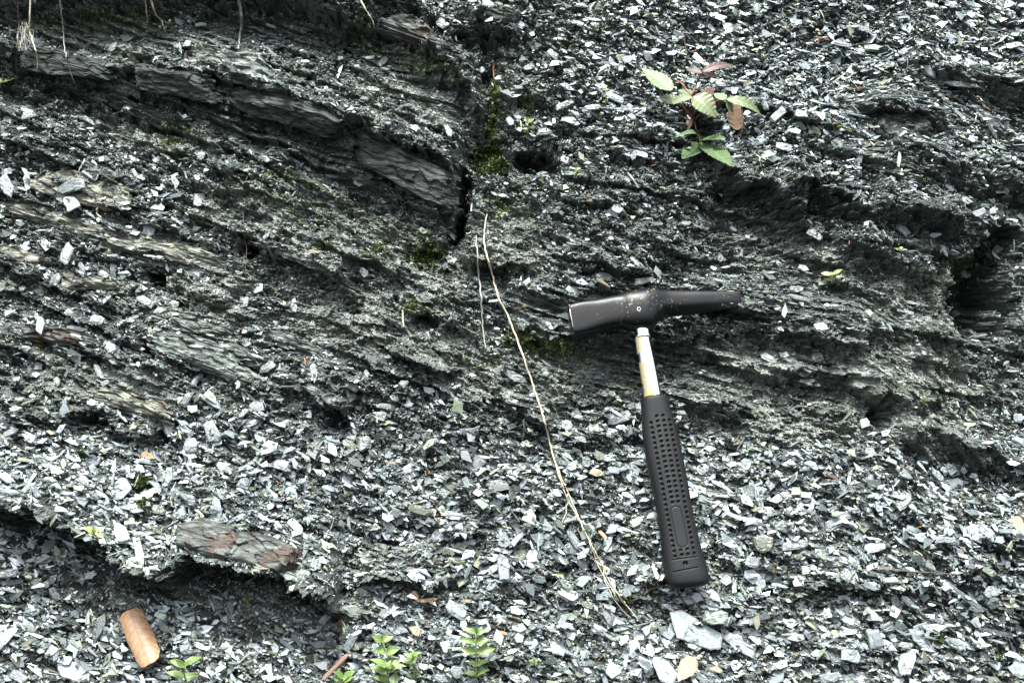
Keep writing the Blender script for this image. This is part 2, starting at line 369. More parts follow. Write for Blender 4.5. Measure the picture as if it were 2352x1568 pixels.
# ------------------------------------------------------------------ hillside
def axis(lo, hi, a, b, fine, coarse):
    return np.concatenate([np.arange(lo, a, coarse), np.arange(a, b, fine), np.arange(b, hi, coarse)])
uu = axis(-1.1, 1.1, -.60, .60, .00125, .006); vv = axis(-.85, .9, -.42, .44, .00125, .006)
GU, GV = np.meshgrid(uu, vv)
def base(u, v): return np.stack([u, v*T_[1], v*T_[2]], -1)
B = base(GU, GV); px, py = proj(B+.045*E_)
lam = blob(px, py, LAM); Hf = H_full(px, py, lam)
MOSSL = [(1135,300,30,120,0),(1110,370,45,40,0),(970,580,50,50,0),(1260,810,130,40,20),(860,580,60,40,0),(380,300,90,30,15),(230,60,190,30,0),(930,720,90,30,0),(700,450,200,60,20),
  (1180,480,60,60,0),(2180,620,60,40,0),(2120,900,60,20,0),(1220,380,40,60,0),(900,90,120,60,20)]
me = grid_mesh('hillside', B + Hf[..., None]*E_, smooth=False, attrs={'mud': blob(px, py, MUD).ravel(), 'moss': blob(px, py, MOSSL).ravel()})
hill = link('hillside', me, mat=M_ground); tag(hill, 'steep bank of dark crumbling slate bedrock with mud', kind='structure')
dg = bpy.context.evaluated_depsgraph_get(); bpy.context.view_layer.update()
def hit(px_, py_):
    d = ray(px_, py_); ok, loc, n, i = hill.ray_cast(Vector(CAM), Vector(d))
    return np.array(loc) if ok else toplane(px_, py_)
def at(px_, py_, lift=0.):                      # point on the bank seen at a photo position, lifted off it
    return hit(px_, py_) - lift*ray(px_, py_)
def UVof(P):                                    # plane coordinates of a point
    h = (P @ N_)/(E_ @ N_); Q = P - h*E_ if P.ndim == 1 else P - h[..., None]*E_
    return Q[..., 0], Q @ T_
def surf(u, v, f=H_large):
    Bq = base(u, v); x, y = proj(Bq+.045*E_); return Bq + f(x, y)[..., None]*E_
def normal(u, v, e=.004):
    a = surf(u+e, v)-surf(u-e, v); b = surf(u, v+e)-surf(u, v-e)
    n = np.cross(a, b); return n/np.linalg.norm(n, axis=-1, keepdims=True)
UP = np.array([0, 0, 1.])

# ------------------------------------------------------------------ loose scree (stuff)
def scree(name, n, K, size, spread, thin, urange, vrange, lift, keep, tilt, aspect, seed, bright=1., floor_=.04, asd=.58, upm=0.):
    rs = np.random.RandomState(seed)
    u = rs.uniform(*urange, n); v = rs.uniform(*vrange, n)
    x, y = proj(base(u, v)+.045*E_)
    keepm = rs.rand(n) < keep(x, y)
    u, v, x, y = u[keepm], v[keepm], x[keepm], y[keepm]
    nn = normal(u, v)
    up = nn @ UP
    ok = rs.rand(len(u)) < sstep((up+.10)/.45) + floor_
    u, v, x, y, nn = u[ok], v[ok], x[ok], y[ok], nn[ok]; n = len(u)
    P = surf(u, v, H_full)
    tr = sstep((x-1230)/250)*sstep((520-y)/250)                       # shingled upper right
    zone = .68 + .72*sstep((y-880)/220) + .34*tr + .12*sstep((500-x)/300)*sstep((y-200)/200) - .15*blob(x, y, MUD)
    Ls = size*np.exp(spread*rs.randn(n))*zone*MPP; Ls = np.minimum(Ls, 46*MPP)
    asp = aspect[0] + (aspect[1]-aspect[0])*rs.rand(n)**1.5
    Ws = Ls*asp
    nn = nn*(.62-.25*tr)[:, None] + UP*(upm+rs.rand(n)*(.30+.12*tr))[:, None] + rs.randn(n, 3)*tilt
    nn /= np.linalg.norm(nn, axis=1, keepdims=True)
    ang = -R(17) + rs.randn(n)*(asd-.4*asd*tr)
    dx = np.cos(ang)[:, None]*np.array([1., 0, 0]) + np.sin(ang)[:, None]*T_
    dx -= (dx*nn).sum(1, keepdims=True)*nn; dx /= np.linalg.norm(dx, axis=1, keepdims=True)
    dy = np.cross(nn, dx)
    P = P + (N_*.8+UP*.2)*(rs.rand(n)*lift + thin*MPP)[:, None]
    ka = (np.arange(K)/K*2*math.pi)[None, :] + rs.uniform(-.46, .46, (n, K))*(6./K)
    rad = rs.uniform(.45, 1.05, (n, K))
    # angular outline: superellipse-ish
    cx = np.cos(ka); sy = np.sin(ka)
    a = cx*rad*Ls[:, None]/2; b = sy*rad*Ws[:, None]/2
    th = (thin*MPP*rs.uniform(.4, 1.6, n))[:, None]
    zt = th*(.5+1.0*rs.rand(n, K))
    top = P[:, None]+dx[:, None]*a[..., None]+dy[:, None]*b[..., None]+nn[:, None]*zt[..., None]
    fl = .96+.16*rs.rand(n, K)
    bot = P[:, None]+dx[:, None]*(a*fl)[..., None]+dy[:, None]*(b*fl)[..., None]-nn[:, None]*(th*.4)[..., None]
    V = np.concatenate([top, bot], 1).reshape(-1, 3)
    o = (np.arange(n)*2*K)[:, None]
    tf = o+np.arange(K)[None]
    i = np.arange(K); j = (i+1) % K
    side = np.stack([i, i+K, j+K, j], 1).ravel()
    sf = o+side[None]
    fl_ = np.concatenate([tf, sf], 1).ravel(); ct = np.tile([K]+[4]*K, n)
    tone = np.clip(bright*(.24+.54*rs.rand(n)**1.05 + .22*tr + .05*sstep((800-x)/400) + .09*sstep((y-900)/200)), 0, .95)
    hue = np.where(rs.rand(n) < .78, rs.rand(n)*.36, np.where(rs.rand(n) < .93, .55+.2*rs.rand(n), .9))
    me = np_mesh(name, V, fl_, ct, False, {'tone': np.repeat(tone, 2*K), 'hue': np.repeat(hue, 2*K)})
    return me
def keep_main(x, y):
    k = 1-.72*blob(x, y, MUD)-.55*blob(x, y, LAM); k = np.clip(k, .22, 1)
    cl = .55+1.3*(fbm(x/90, y/70, 300, 2)+.35)
    inf = ((x > -120) & (x < 2480) & (y > -120) & (y < 1700))
    return np.clip(k*cl, .05, 1)*(1-.8*face(x, y))*np.where(inf, 1, .45)
link('slate_scree', scree('slate_scree', 105000, 5, 17.5, .62, 1.2, (-.85, .85), (-.62, .66), .004, keep_main, .26, (.2, .8), 5), mat=M_flake)
tag(bpy.data.objects['slate_scree'], 'loose grey slate chips covering the whole bank', kind='stuff')
def keep_grit(x, y):
    inf = ((x > -60) & (x < 2420) & (y > -60) & (y < 1640))
    return np.clip(.95-.45*blob(x, y, LAM), 0, 1)*(1-.7*face(x, y))*np.where(inf, 1, .15)
link('slate_grit', scree('slate_grit', 200000, 4, 6.6, .38, .9, (-.62, .62), (-.44, .46), .0015, keep_grit, .45, (.3, 1), 8, 1.0, .10), mat=M_flake)
tag(bpy.data.objects['slate_grit'], 'fine slate grit and splinters between the larger chips', kind='stuff')
# bedding splinters: thin long plates standing edge-on in the laminated rock
def keep_lam(x, y): return np.clip(blob(x, y, LAM)*.9 + .03 + .14*strat(x, y), 0, 1)*(1-.85*face(x, y))
link('slate_splinters', scree('slate_splinters', 60000, 6, 30, .55, 1.5, (-.62, .62), (-.44, .46), .001, keep_lam, .10, (.08, .32), 13, .52, .14, .15, .55), mat=M_flake)
tag(bpy.data.objects['slate_splinters'], 'thin splintered slate laminae edging out of the bedrock', kind='stuff')

#@@OBJECTS
# ------------------------------------------------------------------ bedded slabs
def build_poly_layers(name, W, Nn, dirv, layers, th, seed, mat, jag=.10, step=.0018, shift=.12, rg=1.):
    """W: outline points (world) roughly planar; stacked thin splintery laminae"""
    rs = random.Random(seed); c = W.mean(0); Nn = Nn/np.linalg.norm(Nn)
    dx = dirv-(dirv@Nn)*Nn; dx /= np.linalg.norm(dx); dy = np.cross(Nn, dx)
    a = (W-c)@dx; b = (W-c)@dy
    nb = 34; bs = np.linspace(b.min(), b.max(), nb)
    # left/right edges of the outline along the bedding for each b
    def edges(bv):
        xs = []
        m = len(a)
        for i in range(m):
            j = (i+1) % m
            if (b[i]-bv)*(b[j]-bv) <= 0 and b[i] != b[j]:
                xs.append(a[i]+(a[j]-a[i])*(bv-b[i])/(b[j]-b[i]))
        return (min(xs), max(xs)) if xs else (0, 0)
    Lx = a.max()-a.min(); By = b.max()-b.min()
    V = []; F = []; rw = []; v_ = 0
    for i in range(nb):
        if rs.random() < .45: v_ = rs.uniform(-.0016, .0016)
        rw.append(v_)
    for k in range(layers):
        z0 = th*(layers-1-k)/layers; z1 = z0+th/layers*.92
        sh = shift*k/layers                       # lower laminae reach a bit further
        nseg = 44; o = len(V); P = np.zeros((nb, nseg, 3)); jl = jr = 0; 
        kl = rs.uniform(-1, 1)
        for i, bv in enumerate(bs):
            e0, e1 = edges(min(max(bv, b.min()+1e-5*By+By*.01), b.max()-By*.01))
            if i % rs.choice((2, 3, 4)) == 0: jl = rs.uniform(-jag, jag)*Lx; jr = rs.uniform(-jag, jag)*Lx
            e0 += jl*(.6+.6*k/layers)-sh*Lx*.5; e1 += jr*(.6+.6*k/layers)+sh*Lx*.5
            bb = bv*(1+sh*.5)
            q = np.arange(nseg); aa = e0+(e1-e0)*q/(nseg-1); bb_ = bb+0*aa
            edge = np.minimum(1, np.minimum(np.minimum(q, nseg-1-q)/2.5, min(i, nb-1-i)/1.5))
            rel = vn(aa/.035+seed, bb_/.0045+k*9, seed)*.0032 + vn(aa/.09, bb_/.016, seed+3)*.005 + .0034*chips(aa/.013+seed, bb_/.0065, seed)
            rel = rel + .6*rw[i]*np.where(vn(aa/.03, 0*aa+i//3*1.7, seed+7) > -.12, 1, -.6) + vn(aa/.006, 0*aa+i*.9, seed+5)*.0013
            rel = rel*rg
            by = bb + vn(aa/.012, 0*aa+float(i//17), seed+k)*.004
            zz = z1+(rel if k == 0 else rel*.4)-(1-edge)*.0022
            P[i] = c+dx*aa[:, None]+dy*by[:, None]+Nn*zz[:, None]
        for row in P: V.extend(row)
        for i in range(nb-1):
            for q in range(nseg-1):
                F.append((o+i*nseg+q, o+i*nseg+q+1, o+(i+1)*nseg+q+1, o+(i+1)*nseg+q))
        ring = [o+q for q in range(nseg)]+[o+i*nseg+nseg-1 for i in range(1, nb)]+[o+(nb-1)*nseg+q for q in range(nseg-2, -1, -1)]+[o+i*nseg for i in range(nb-2, 0, -1)]
        o2 = len(V)
        for r_ in ring: V.append(V[r_]-Nn*(th/layers*.9))
        m = len(ring)
        for i in range(m): F.append((ring[(i+1) % m], ring[i], o2+i, o2+(i+1) % m))
    V = np.array(V)-c
    me = np_mesh(name, V, np.array([v for f in F for v in f]), [len(f) for f in F], False)
    ob = link(name, me, mat=mat); ob.location = c
    return ob
SLABS = [
 ([(190,520),(300,528),(395,560),(475,578),(520,600),(420,596),(330,590),(240,560)], 'yel', .006, 'long ochre streaked slate bed below the pale square flake on the left'),
 ([(85,412),(170,400),(240,415),(300,440),(250,470),(150,455),(95,440)], 'yel', .005, 'pale yellowish bedding plate half hidden under three white flakes at left'),
 ([(0,478),(60,478),(180,505),(260,540),(150,525),(60,505)], 'yel', .005, 'thin ochre bedding streak running in from the left edge'),
 ([(0,565),(60,578),(140,600),(110,612),(0,600)], 'yel', .005, 'dull ochre laminated slate at the left edge below the ochre streak'),
 ([(147,637),(200,635),(262,655),(266,664),(200,666),(140,658)], 'yel', .006, 'short cream slate bar left of the small black hole'),
 ([(353,772),(400,766),(485,792),(530,820),(577,868),(540,880),(470,840),(365,806)], 'grey', .012, 'large light grey bedded slate slab with a splintered lower right end'),
 ([(392,738),(430,733),(500,745),(540,762),(500,775),(420,762)], 'grey', .008, 'grey ribbed slate bed just above the large light grey slab'),
 ([(500,792),(560,800),(612,828),(600,834),(545,822),(498,806)], 'grey', .008, 'narrow grey slate bed with a rusty edge right of the large grey slab'),
 ([(607,768),(640,772),(700,790),(765,808),(750,825),(690,812),(628,786)], 'grey', .008, 'pale pointed slate slab in the middle left of the bank'),
 ([(210,905),(270,905),(350,925),(400,945),(380,962),(300,950),(230,925)], 'yel', .012, 'striped greenish cream bundle of slate laminae above the white upright flake'),
 ([(0,752),(60,753),(150,765),(240,782),(150,785),(60,778),(0,768)], 'rust', .006, 'brown stained slate bed at the left edge'),
 ([(694,894),(730,893),(775,918),(778,935),(745,925)], 'grey', .009, 'grey wedge of slate above a dark hollow right of centre left'),
 ([(415,1218),(470,1212),(545,1232),(555,1262),(520,1285),(480,1280),(410,1258)], 'rust', .016, 'rust stained thick slate block over the black hollow'),
 ([(552,1238),(620,1248),(680,1275),(675,1300),(640,1318),(570,1300),(522,1285)], 'rust', .016, 'rust flecked slate block with a cracked top, right of the first over the black hollow'),
 ([(310,134),(370,134),(430,148),(460,168),(400,160),(330,142)], 'rust', .008, 'thin rust topped slate plate on the upper left ledge'),
 ([(447,132),(500,138),(580,160),(640,185),(680,212),(610,204),(540,175),(455,150)], 'grey', .009, 'long pale brownish slate plate along the upper left ledge'),
 ([(862,42),(905,50),(955,72),(1000,95),(1048,128),(1020,128),(960,100),(900,70)], 'rust', .012, 'light tan slate bed under the big white flake near the top'),
 ([(1112,24),(1150,34),(1186,54),(1150,52),(1115,40)], 'grey', .010, 'small grey pointed slab jutting out at the top centre'),
 ([(255,246),(300,250),(380,268),(425,280),(370,280),(270,258)], 'dark', .012, 'dark slate slab jutting over a shadow on the upper left face'),
 ([(600,566),(660,572),(720,592),(778,636),(740,622),(660,592)], 'grey', .010, 'thin dark grey slab lip over the slanting black gap at left centre'),
 ([(2236,252),(2262,262),(2310,310),(2300,318),(2262,290)], 'grey', .010, 'pale narrow slate bar pointing down at the upper right'),
 ([(2015,285),(2060,275),(2120,300),(2130,312),(2070,312),(2010,308)], 'dark', .010, 'dark fibrous slate wedge at the upper right'),
 ([(2240,588),(2280,600),(2310,605),(2270,606)], 'dark', .008, 'dark slab edge above the cave at the right'),
 ([(62,106),(150,124),(250,148),(262,182),(180,176),(66,160)], 'dark', .012, 'smooth dark slate block face under the lip at far upper left'),
 ([(330,150),(400,158),(466,174),(505,226),(430,216),(336,192)], 'dark', .012, 'dark slate block face below the rust topped plate at upper left'),
 ([(560,205),(680,232),(780,275),(770,300),(660,268),(560,240)], 'dark', .012, 'long dark lineated block in the middle of the upper left face'),
 ([(830,300),(940,352),(1035,402),(1036,480),(960,440),(840,372)], 'dark', .014, 'dark block ending square at the crack above the long root'),
 ([(1470,1120),(1478,1118),(1480,1122),(1474,1124)], 'dark', .002, ''),
]
mats = {'yel': M_slab_yel, 'grey': M_slab_grey, 'rust': M_slab_rust, 'dark': M_slab_dark}
for i, (pl, mk, th, lab) in enumerate(SLABS):
    if not lab: continue
    W = np.array([at(*p) for p in pl]); c = W.mean(0)
    # best-fit plane blended with slope
    q = W-c; n_ = np.linalg.svd(q)[2][2]; n_ = n_ if n_@N_ > 0 else -n_
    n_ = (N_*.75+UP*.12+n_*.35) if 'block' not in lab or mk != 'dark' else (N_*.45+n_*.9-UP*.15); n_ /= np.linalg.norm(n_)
    W = np.array([w_-((w_-c)@n_)*n_ for w_ in W]) + n_*.001
    top = max(((np.array([at(*p) for p in pl])-c)@n_).max(), 0)*.5
    d = np.cos(R(20))*np.array([1., 0, 0])-np.sin(R(20))*T_
    o = build_poly_layers('slate_slab', W+n_*(top*.45-th*(.1 if 'block' in lab else .42)), n_, d, 4 if th < .01 else 6, th, 40+i, mats[mk], rg=.45 if 'block' in lab else 1., jag=.05 if 'block' in lab else .10)
    tag(o, lab, 'slate slab', 'bedrock slabs in the bank')

# ------------------------------------------------------------------ large loose flakes, one object each
def flake_mesh(name, Lm, Wm, seed, tone, hue, th):
    rs = random.Random(seed); K = rs.randint(5, 9)
    ks = [(i+rs.uniform(-.42, .42))/K*2*math.pi for i in range(K)]
    pw = rs.uniform(.55, .9); sk = rs.uniform(-.35, .35)
    pts = []
    for a in ks:
        r = rs.uniform(.8, 1.12); cx, sy = math.cos(a), math.sin(a)
        x = math.copysign(abs(cx)**pw, cx)*r; y = math.copysign(abs(sy)**pw, sy)*r
        pts.append((x*(1+sk*y*.3), y*(1-.35*sk*x)))
    ref = []
    for i in range(K):                                     # add small breaks along every edge
        p, q = pts[i], pts[(i+1) % K]; n = 3
        for j in range(n):
            f = j/n; g = 0 if j == 0 else rs.uniform(-.05, .05)
            ref.append((p[0]+(q[0]-p[0])*f+g, p[1]+(q[1]-p[1])*f+g*rs.choice((-1, 1))))
    ref = np.array(ref)*np.array([Lm/2, Wm/2]); n = len(ref)
    V = []; F = []
    tx, ty = rs.uniform(-.08, .08), rs.uniform(-.12, .12)
    bend = rs.uniform(-.8, .8)*th/(Lm/2)**2
    def ring(s, z, dz=0, off=(0, 0)):
        o = len(V)
        for x, y in ref*s:
            x += off[0]; y += off[1]
            V.append((x, y, z+tx*y*.5+bend*x*x+rs.uniform(-dz, dz)))
        return o
    rings = [ring(1.02, -th*.5), ring(1.04, th*.05, th*.15), ring(.97, th*.45, th*.12), ring(.80, th*.62, th*.16), ring(.52, th*.70, th*.2), ring(.24, th*.66, th*.18)]
    for a, b in zip(rings[:-1], rings[1:]):
        for i in range(n): j = (i+1) % n; F.append((a+i, a+j, b+j, b+i))
    F.append(tuple(rings[-1]+i for i in range(n))); F.append(tuple(rings[0]+i for i in range(n))[::-1])
    if rs.random() < .6:                                   # a second lamina left on top
        off = (Lm*rs.uniform(-.12, .12), Wm*rs.uniform(-.18, .18)); s = rs.uniform(.55, .78)
        a = ring(s, th*.55, 0, off); b = ring(s*.97, th*1.02, th*.06, off)
        for i in range(n): j = (i+1) % n; F.append((a+i, a+j, b+j, b+i))
        F.append(tuple(b+i for i in range(n)))
    V = np.array(V)
    return np_mesh(name, V, np.array([v for f in F for v in f]), [len(f) for f in F], False,
                   {'tone': np.full(len(V), tone), 'hue': np.full(len(V), hue)})
FL = """300,88,50,25,-25,.6 263,113,35,20,100,.7 433,106,28,16,100,.8 412,113,24,18,0,.5g 460,466,38,32,90,.75 168,472,40,34,60,.95 138,494,38,25,100,.95
165,432,75,35,-10,.65 212,405,50,22,35,.8 18,432,62,30,65,.85 68,424,50,20,80,.8 346,532,34,32,0,1 464,367,22,20,0,.45 405,422,40,14,60,.8 25,280,30,20,20,.7
68,270,45,25,-20,.7 50,340,30,12,80,.5 745,215,45,10,-12,.7 718,197,22,16,80,.8 550,215,35,18,-20,.6 607,235,25,14,90,.7 300,420,28,14,80,.55 205,280,55,12,35,.5
965,74,66,42,45,1 1014,54,45,26,85,.5g 1014,18,24,12,90,.45 1120,14,42,22,35,.95 857,210,36,14,10,.55g 840,233,24,18,0,.55 954,300,24,18,40,.95 973,296,45,20,110,.9
1029,307,45,20,65,.95 977,391,28,8,35,.9 824,422,30,20,20,.3g 880,147,35,20,-50,.6 1107,167,20,14,-60,.95 1187,273,26,16,40,1 1172,285,24,16,70,.95 1270,130,40,18,50,.75
1334,20,35,14,10,.9 1327,60,35,16,25,.75 1310,173,45,32,-10,.6 1294,247,60,20,-25,.5 1311,283,48,20,15,.95 1362,252,44,15,-5,.9 1410,230,50,22,25,.95 1427,255,42,10,0,.8
1441,143,30,20,-20,.85 1424,163,20,16,90,.7 1464,170,18,16,0,.65g 1417,483,32,20,30,.95 1454,363,28,14,-60,.8 1251,310,50,22,-15,.35 1334,160,26,14,20,.7g
1681,70,40,20,-20,.55 1838,80,28,24,20,.85 1931,107,56,14,12,.7 2001,117,55,26,-5,.45g 2075,123,34,18,-25,.8 2131,170,48,24,40,.85 2231,40,32,28,-20,.6
2135,18,45,18,20,.9 2185,18,26,22,0,.85 2285,47,45,16,20,.85 2341,117,40,18,30,.8 2205,200,95,14,8,.75 2228,275,75,14,38,.85 2275,307,45,12,55,.45 2230,153,26,12,0,.85
1788,267,45,28,-40,.9 1835,267,42,22,30,.7 1801,343,48,22,15,.85 1931,302,34,14,-5,.75 1971,367,38,16,-70,.85 2061,373,46,10,-80,.7 2225,360,34,18,-35,.25 2305,437,32,18,60,.9
2245,493,36,18,-25,.85 1868,213,32,12,50,.9 1718,213,32,12,10,.8 1655,200,36,14,25,.8 1755,247,35,14,75,.15 1915,248,30,12,5,.75
158,588,60,26,100,.7 193,620,34,16,70,.75 263,620,34,18,80,.7 242,634,26,18,10,.7 130,650,40,25,-60,.75 95,673,24,18,0,.65y 617,542,42,12,-60,.6 703,548,22,20,0,1
98,752,50,22,80,.95 225,738,36,24,-5,.9 180,758,55,12,12,.85 190,780,60,12,18,.6 305,736,42,9,-25,.85 338,696,50,20,35,.65 370,716,32,18,-10,.8 403,703,26,20,0,.7
348,728,30,20,45,.7 678,711,26,16,60,.8 567,696,30,14,90,.65 230,856,50,16,60,.4 245,883,22,14,-40,.8 90,846,34,22,-10,.55 135,878,26,14,60,.7g 157,923,26,16,-60,.9
453,876,44,14,-55,.75 473,886,34,14,85,.5 433,919,40,16,-65,.45 497,930,80,16,30,.9 617,846,46,24,-40,.6 723,856,38,16,80,.9 393,986,62,32,55,1 490,993,56,34,60,.85
443,1023,42,34,85,.8 480,1023,44,38,90,.85 560,953,36,14,-50,.85 583,973,46,14,-30,.8 552,979,46,10,-40,.6 593,936,40,22,10,.65 567,1019,36,14,-20,.85 27,996,38,16,-30,.75
927,883,26,20,-50,.8 907,916,26,20,60,.6 811,886,34,28,20,.35 837,629,28,18,45,.6 1180,869,70,26,35,.5 1041,919,34,12,5,.7 876,958,26,24,0,.35 834,1023,40,34,0,.55
914,1026,32,22,10,.5 804,1023,40,14,25,.7y 887,936,46,14,0,.5 1301,979,26,24,0,.75 1424,963,56,30,-10,.4 1387,639,40,24,10,.35 1481,648,60,16,-10,.4 1252,863,20,10,-15,.8
1653,599,20,14,-40,.9 1785,608,28,18,70,.8 1695,586,40,20,95,.5 1825,669,32,16,5,.6 1835,688,60,12,12,.6 1870,543,45,22,35,.35 1765,826,44,24,35,.75 1798,819,24,18,0,.4
1875,824,28,26,90,.15 1825,846,30,16,-35,.45 1841,863,28,12,15,.85 2071,533,34,22,40,.9 2165,579,34,12,75,.85 2288,576,28,24,-30,.85 2215,633,28,20,20,.9 2068,716,26,12,15,.85
2086,722,22,10,25,.85 2088,699,90,10,12,.3 2335,963,26,22,0,.8 2335,1013,36,22,30,.85
278,1125,50,42,-30,1 330,1139,110,20,-25,.6 280,1225,52,28,50,.95 323,1268,95,22,72,.95 392,1202,60,22,20,1 392,1245,30,12,60,.9 197,1108,36,22,30,.6 207,1122,34,12,-20,.9
223,1062,34,22,-20,.6 390,1092,44,18,80,.75 430,1148,52,26,5,.35 457,1105,30,20,50,.8 420,1178,30,24,60,.6 367,1172,28,24,0,.65g 563,1112,30,26,0,.75 533,1128,46,20,-10,.6
653,1072,45,28,10,.55 677,1095,40,20,65,.5 680,1212,40,24,50,.95 757,1195,44,12,-10,.7 727,1295,28,24,30,.8 700,1322,30,26,0,.7g 510,1248,16,10,-35,.95 60,1435,60,34,30,.95
17,1468,50,60,60,.9 130,1365,40,18,50,.5 40,1368,32,20,-50,.6 230,1445,75,24,105,.2 170,1538,75,40,25,.95 253,1542,60,12,35,.6 43,1552,60,20,25,.75 310,1528,80,14,5,.45
380,1548,40,20,0,.9 23,1318,50,20,-10,.8 33,1338,50,12,-10,.8 440,1497,50,12,0,.5 747,1422,30,18,-50,.7
1094,1065,46,34,-50,.55 1146,1117,50,28,0,.5 1144,1054,36,22,0,.4 966,1172,62,20,12,.6y 1039,1184,70,16,10,.7 1017,1134,32,20,20,.65 1007,1232,34,28,-40,.85 862,1212,32,22,-20,.65g
942,1235,30,20,80,.6 1061,1254,28,12,5,.8y 1157,1249,46,18,65,.3 1196,1275,34,24,-20,.7y 1224,1284,50,30,90,.8 1156,1304,60,28,80,.9 1324,1279,70,26,48,.85 1317,1239,52,16,62,.8
1281,1282,50,18,30,.5 954,1312,52,12,0,.85 874,1359,46,28,100,.65 807,1402,60,34,5,.7g 907,1439,62,28,25,.6 1047,1402,54,34,35,.65 1077,1437,60,16,12,.75 1111,1439,34,28,60,.9
1277,1482,62,34,70,.95 1237,1330,36,18,20,.8 1261,1343,18,16,0,.9 1314,1365,28,20,15,.95 1347,1392,40,14,35,.5g 1394,1412,60,26,65,.4 1464,1455,36,24,10,.85 1451,1485,40,20,-40,.95
1450,1352,56,18,5,.9 1527,1538,60,36,60,.95 964,1472,40,10,60,.5g 927,1468,60,12,30,.3 1017,1555,60,24,0,.9 1050,1545,30,26,0,.8 804,1478,40,24,-60,.6 1317,1085,34,20,10,.65
1347,1062,30,24,80,.55 1613,1078,30,24,10,.55 1775,1105,55,30,-45,.45 1845,1077,28,18,-10,.85 1718,1132,38,28,90,.55 1741,1145,56,18,85,.55 1998,1105,50,18,90,.5 2071,1152,52,28,-60,.3
1935,1185,40,20,5,.6 1911,1205,45,24,-30,.8 1795,1212,46,26,15,.5g 1751,1252,44,40,0,.55y 1825,1252,60,22,-10,.7 1768,1230,60,14,0,.4 1911,1292,62,30,0,.35 1748,1325,56,24,5,.4
1725,1292,34,24,15,.75 1688,1292,34,14,60,.5g 1941,1322,30,28,-60,.5 2045,1272,50,24,65,.75 2005,1259,48,24,0,.85 2168,1242,44,16,0,.9 2165,1212,56,14,-5,.6 2091,1219,34,26,30,.7
2041,1335,38,18,-5,.7 2221,1379,80,14,38,.5 2275,1359,42,24,-20,.85 2058,1395,70,20,78,.4 2085,1385,46,16,35,.4 1948,1422,46,28,30,.95 2041,1440,46,28,-20,.35 2145,1442,56,22,0,.9
2115,1472,70,24,50,.85 2268,1449,110,16,12,.35 1600,1452,120,60,25,.95 1641,1419,52,36,10,.7g 1695,1479,90,28,35,.85 2008,1469,50,32,70,.9 1951,1505,48,30,10,1 1915,1509,50,28,40,.65
2078,1522,75,36,-65,.75 2075,1482,40,16,10,.9 2191,1479,45,24,30,.7 2261,1502,26,26,0,.9 1965,1555,60,24,0,1 1905,1555,50,22,-10,.8 2305,1149,40,24,40,.85 2261,1225,50,24,45,.9
2181,1082,28,22,45,.7 2151,1095,34,16,50,.9 2335,1532,50,26,95,.95""".split()
LM = [("the hammer head's square face",1310,740),("the hammer's eye",1470,700),("the hammer's chisel tip",1703,685),("the steel shaft",1490,840),("the top of the rubber grip",1500,930),
 ("the middle of the rubber grip",1545,1110),("the bottom of the rubber grip",1590,1340),("the big bramble leaves",1590,215),("the lower bramble leaves",1630,345),("the standing brown dead leaf",1690,260),
 ("the curled orange leaf",325,1460),("the rusty slate blocks",550,1265),("the large light grey slab",460,815),("the ochre streaked bed",350,560),("the small black hole",332,636),
 ("the top end of the long root",1115,520),("the middle of the long root",1225,880),("the lower part of the long root",1320,1160),("the frayed foot of the long root",1400,1340),("the right hand cave",2300,690),
 ("the little dead leaf pair",965,1370),("the tall seedling at the bottom",1088,1490),("the seedling cluster at the bottom",900,1510),("the small star seedling",425,1545),("the dead leaf at the bottom edge",1572,1530),
 ("the yellow green moss tufts",325,1130),("the orange leaf scrap",342,1046),("the two leaf seedling",215,1220),("the pale yellowish seedling",1910,640),("the mossy crack",1110,330),
 ("the big white flake near the top",965,74),("the upper left slate ledge",560,165),("the upper right corner",2340,20),("the top edge of the photo",1800,5),("the left edge",5,300),("the lower right corner",2345,1560),
 ("the lower left corner",10,1560),("the right edge orange leaf",2340,1205),("the twisted green shoot",1935,300),("the hanging roots",350,60),("the black ledge at lower left",120,1215),
 ("the shadowed hollow on the right",2056,965),("the red twig",2105,1210),("the tiny orange scrap",1387,1225),("the dark hollows right of the bramble",1770,450),("the hair root on the left",558,560)]
ents = []
for s in FL:
    h = .12
    if s[-1] in 'gy': h = .55 if s[-1] == 'g' else .72; s = s[:-1]
    cx, cy, l, w_, a, t = map(float, s.split(',')); ents.append([cx, cy, l, w_, a, t, h])
def dirword(dx, dy):
    a = (math.degrees(math.atan2(-dy, dx))+360) % 360
    return ['right of', 'upper right of', 'above', 'upper left of', 'left of', 'lower left of', 'below', 'lower right of'][int((a+22.5)//45) % 8]
def desc(e):
    cx, cy, l, w_, a, t, h = e
    ton = 'white' if t >= .93 else 'pale grey' if t >= .74 else 'mid grey' if t >= .5 else 'dark grey' if t >= .25 else 'blackish'
    if h > .6: ton = 'cream'
    elif h > .5: ton = 'greenish'
    r = w_/l; al = (a+180) % 180
    shp = 'broad' if r > .7 else 'oval' if r > .5 else 'long' if r > .3 else 'sliver-like'
    o = '' if r > .7 else ' level' if (al < 14 or al > 166) else ' right-sloping' if al < 60 else ' upright' if al < 118 else ' left-sloping'
    sz = 'big' if l > 58 else 'small' if l < 32 else ''
    return (sz+o+' '+shp+' '+ton+' flake').strip()
keyed = {}
for e in ents:
    lm = min(LM, key=lambda q: (q[1]-e[0])**2+(q[2]-e[1])**2)
    dd = math.hypot(lm[1]-e[0], lm[2]-e[1]); e.append((desc(e), dirword(e[0]-lm[1], e[1]-lm[2])+' '+lm[0], dd)); keyed.setdefault(e[-1][:2], []).append(e)
ORD = ['nearest', 'second nearest', 'third nearest', 'fourth nearest', 'fifth nearest']
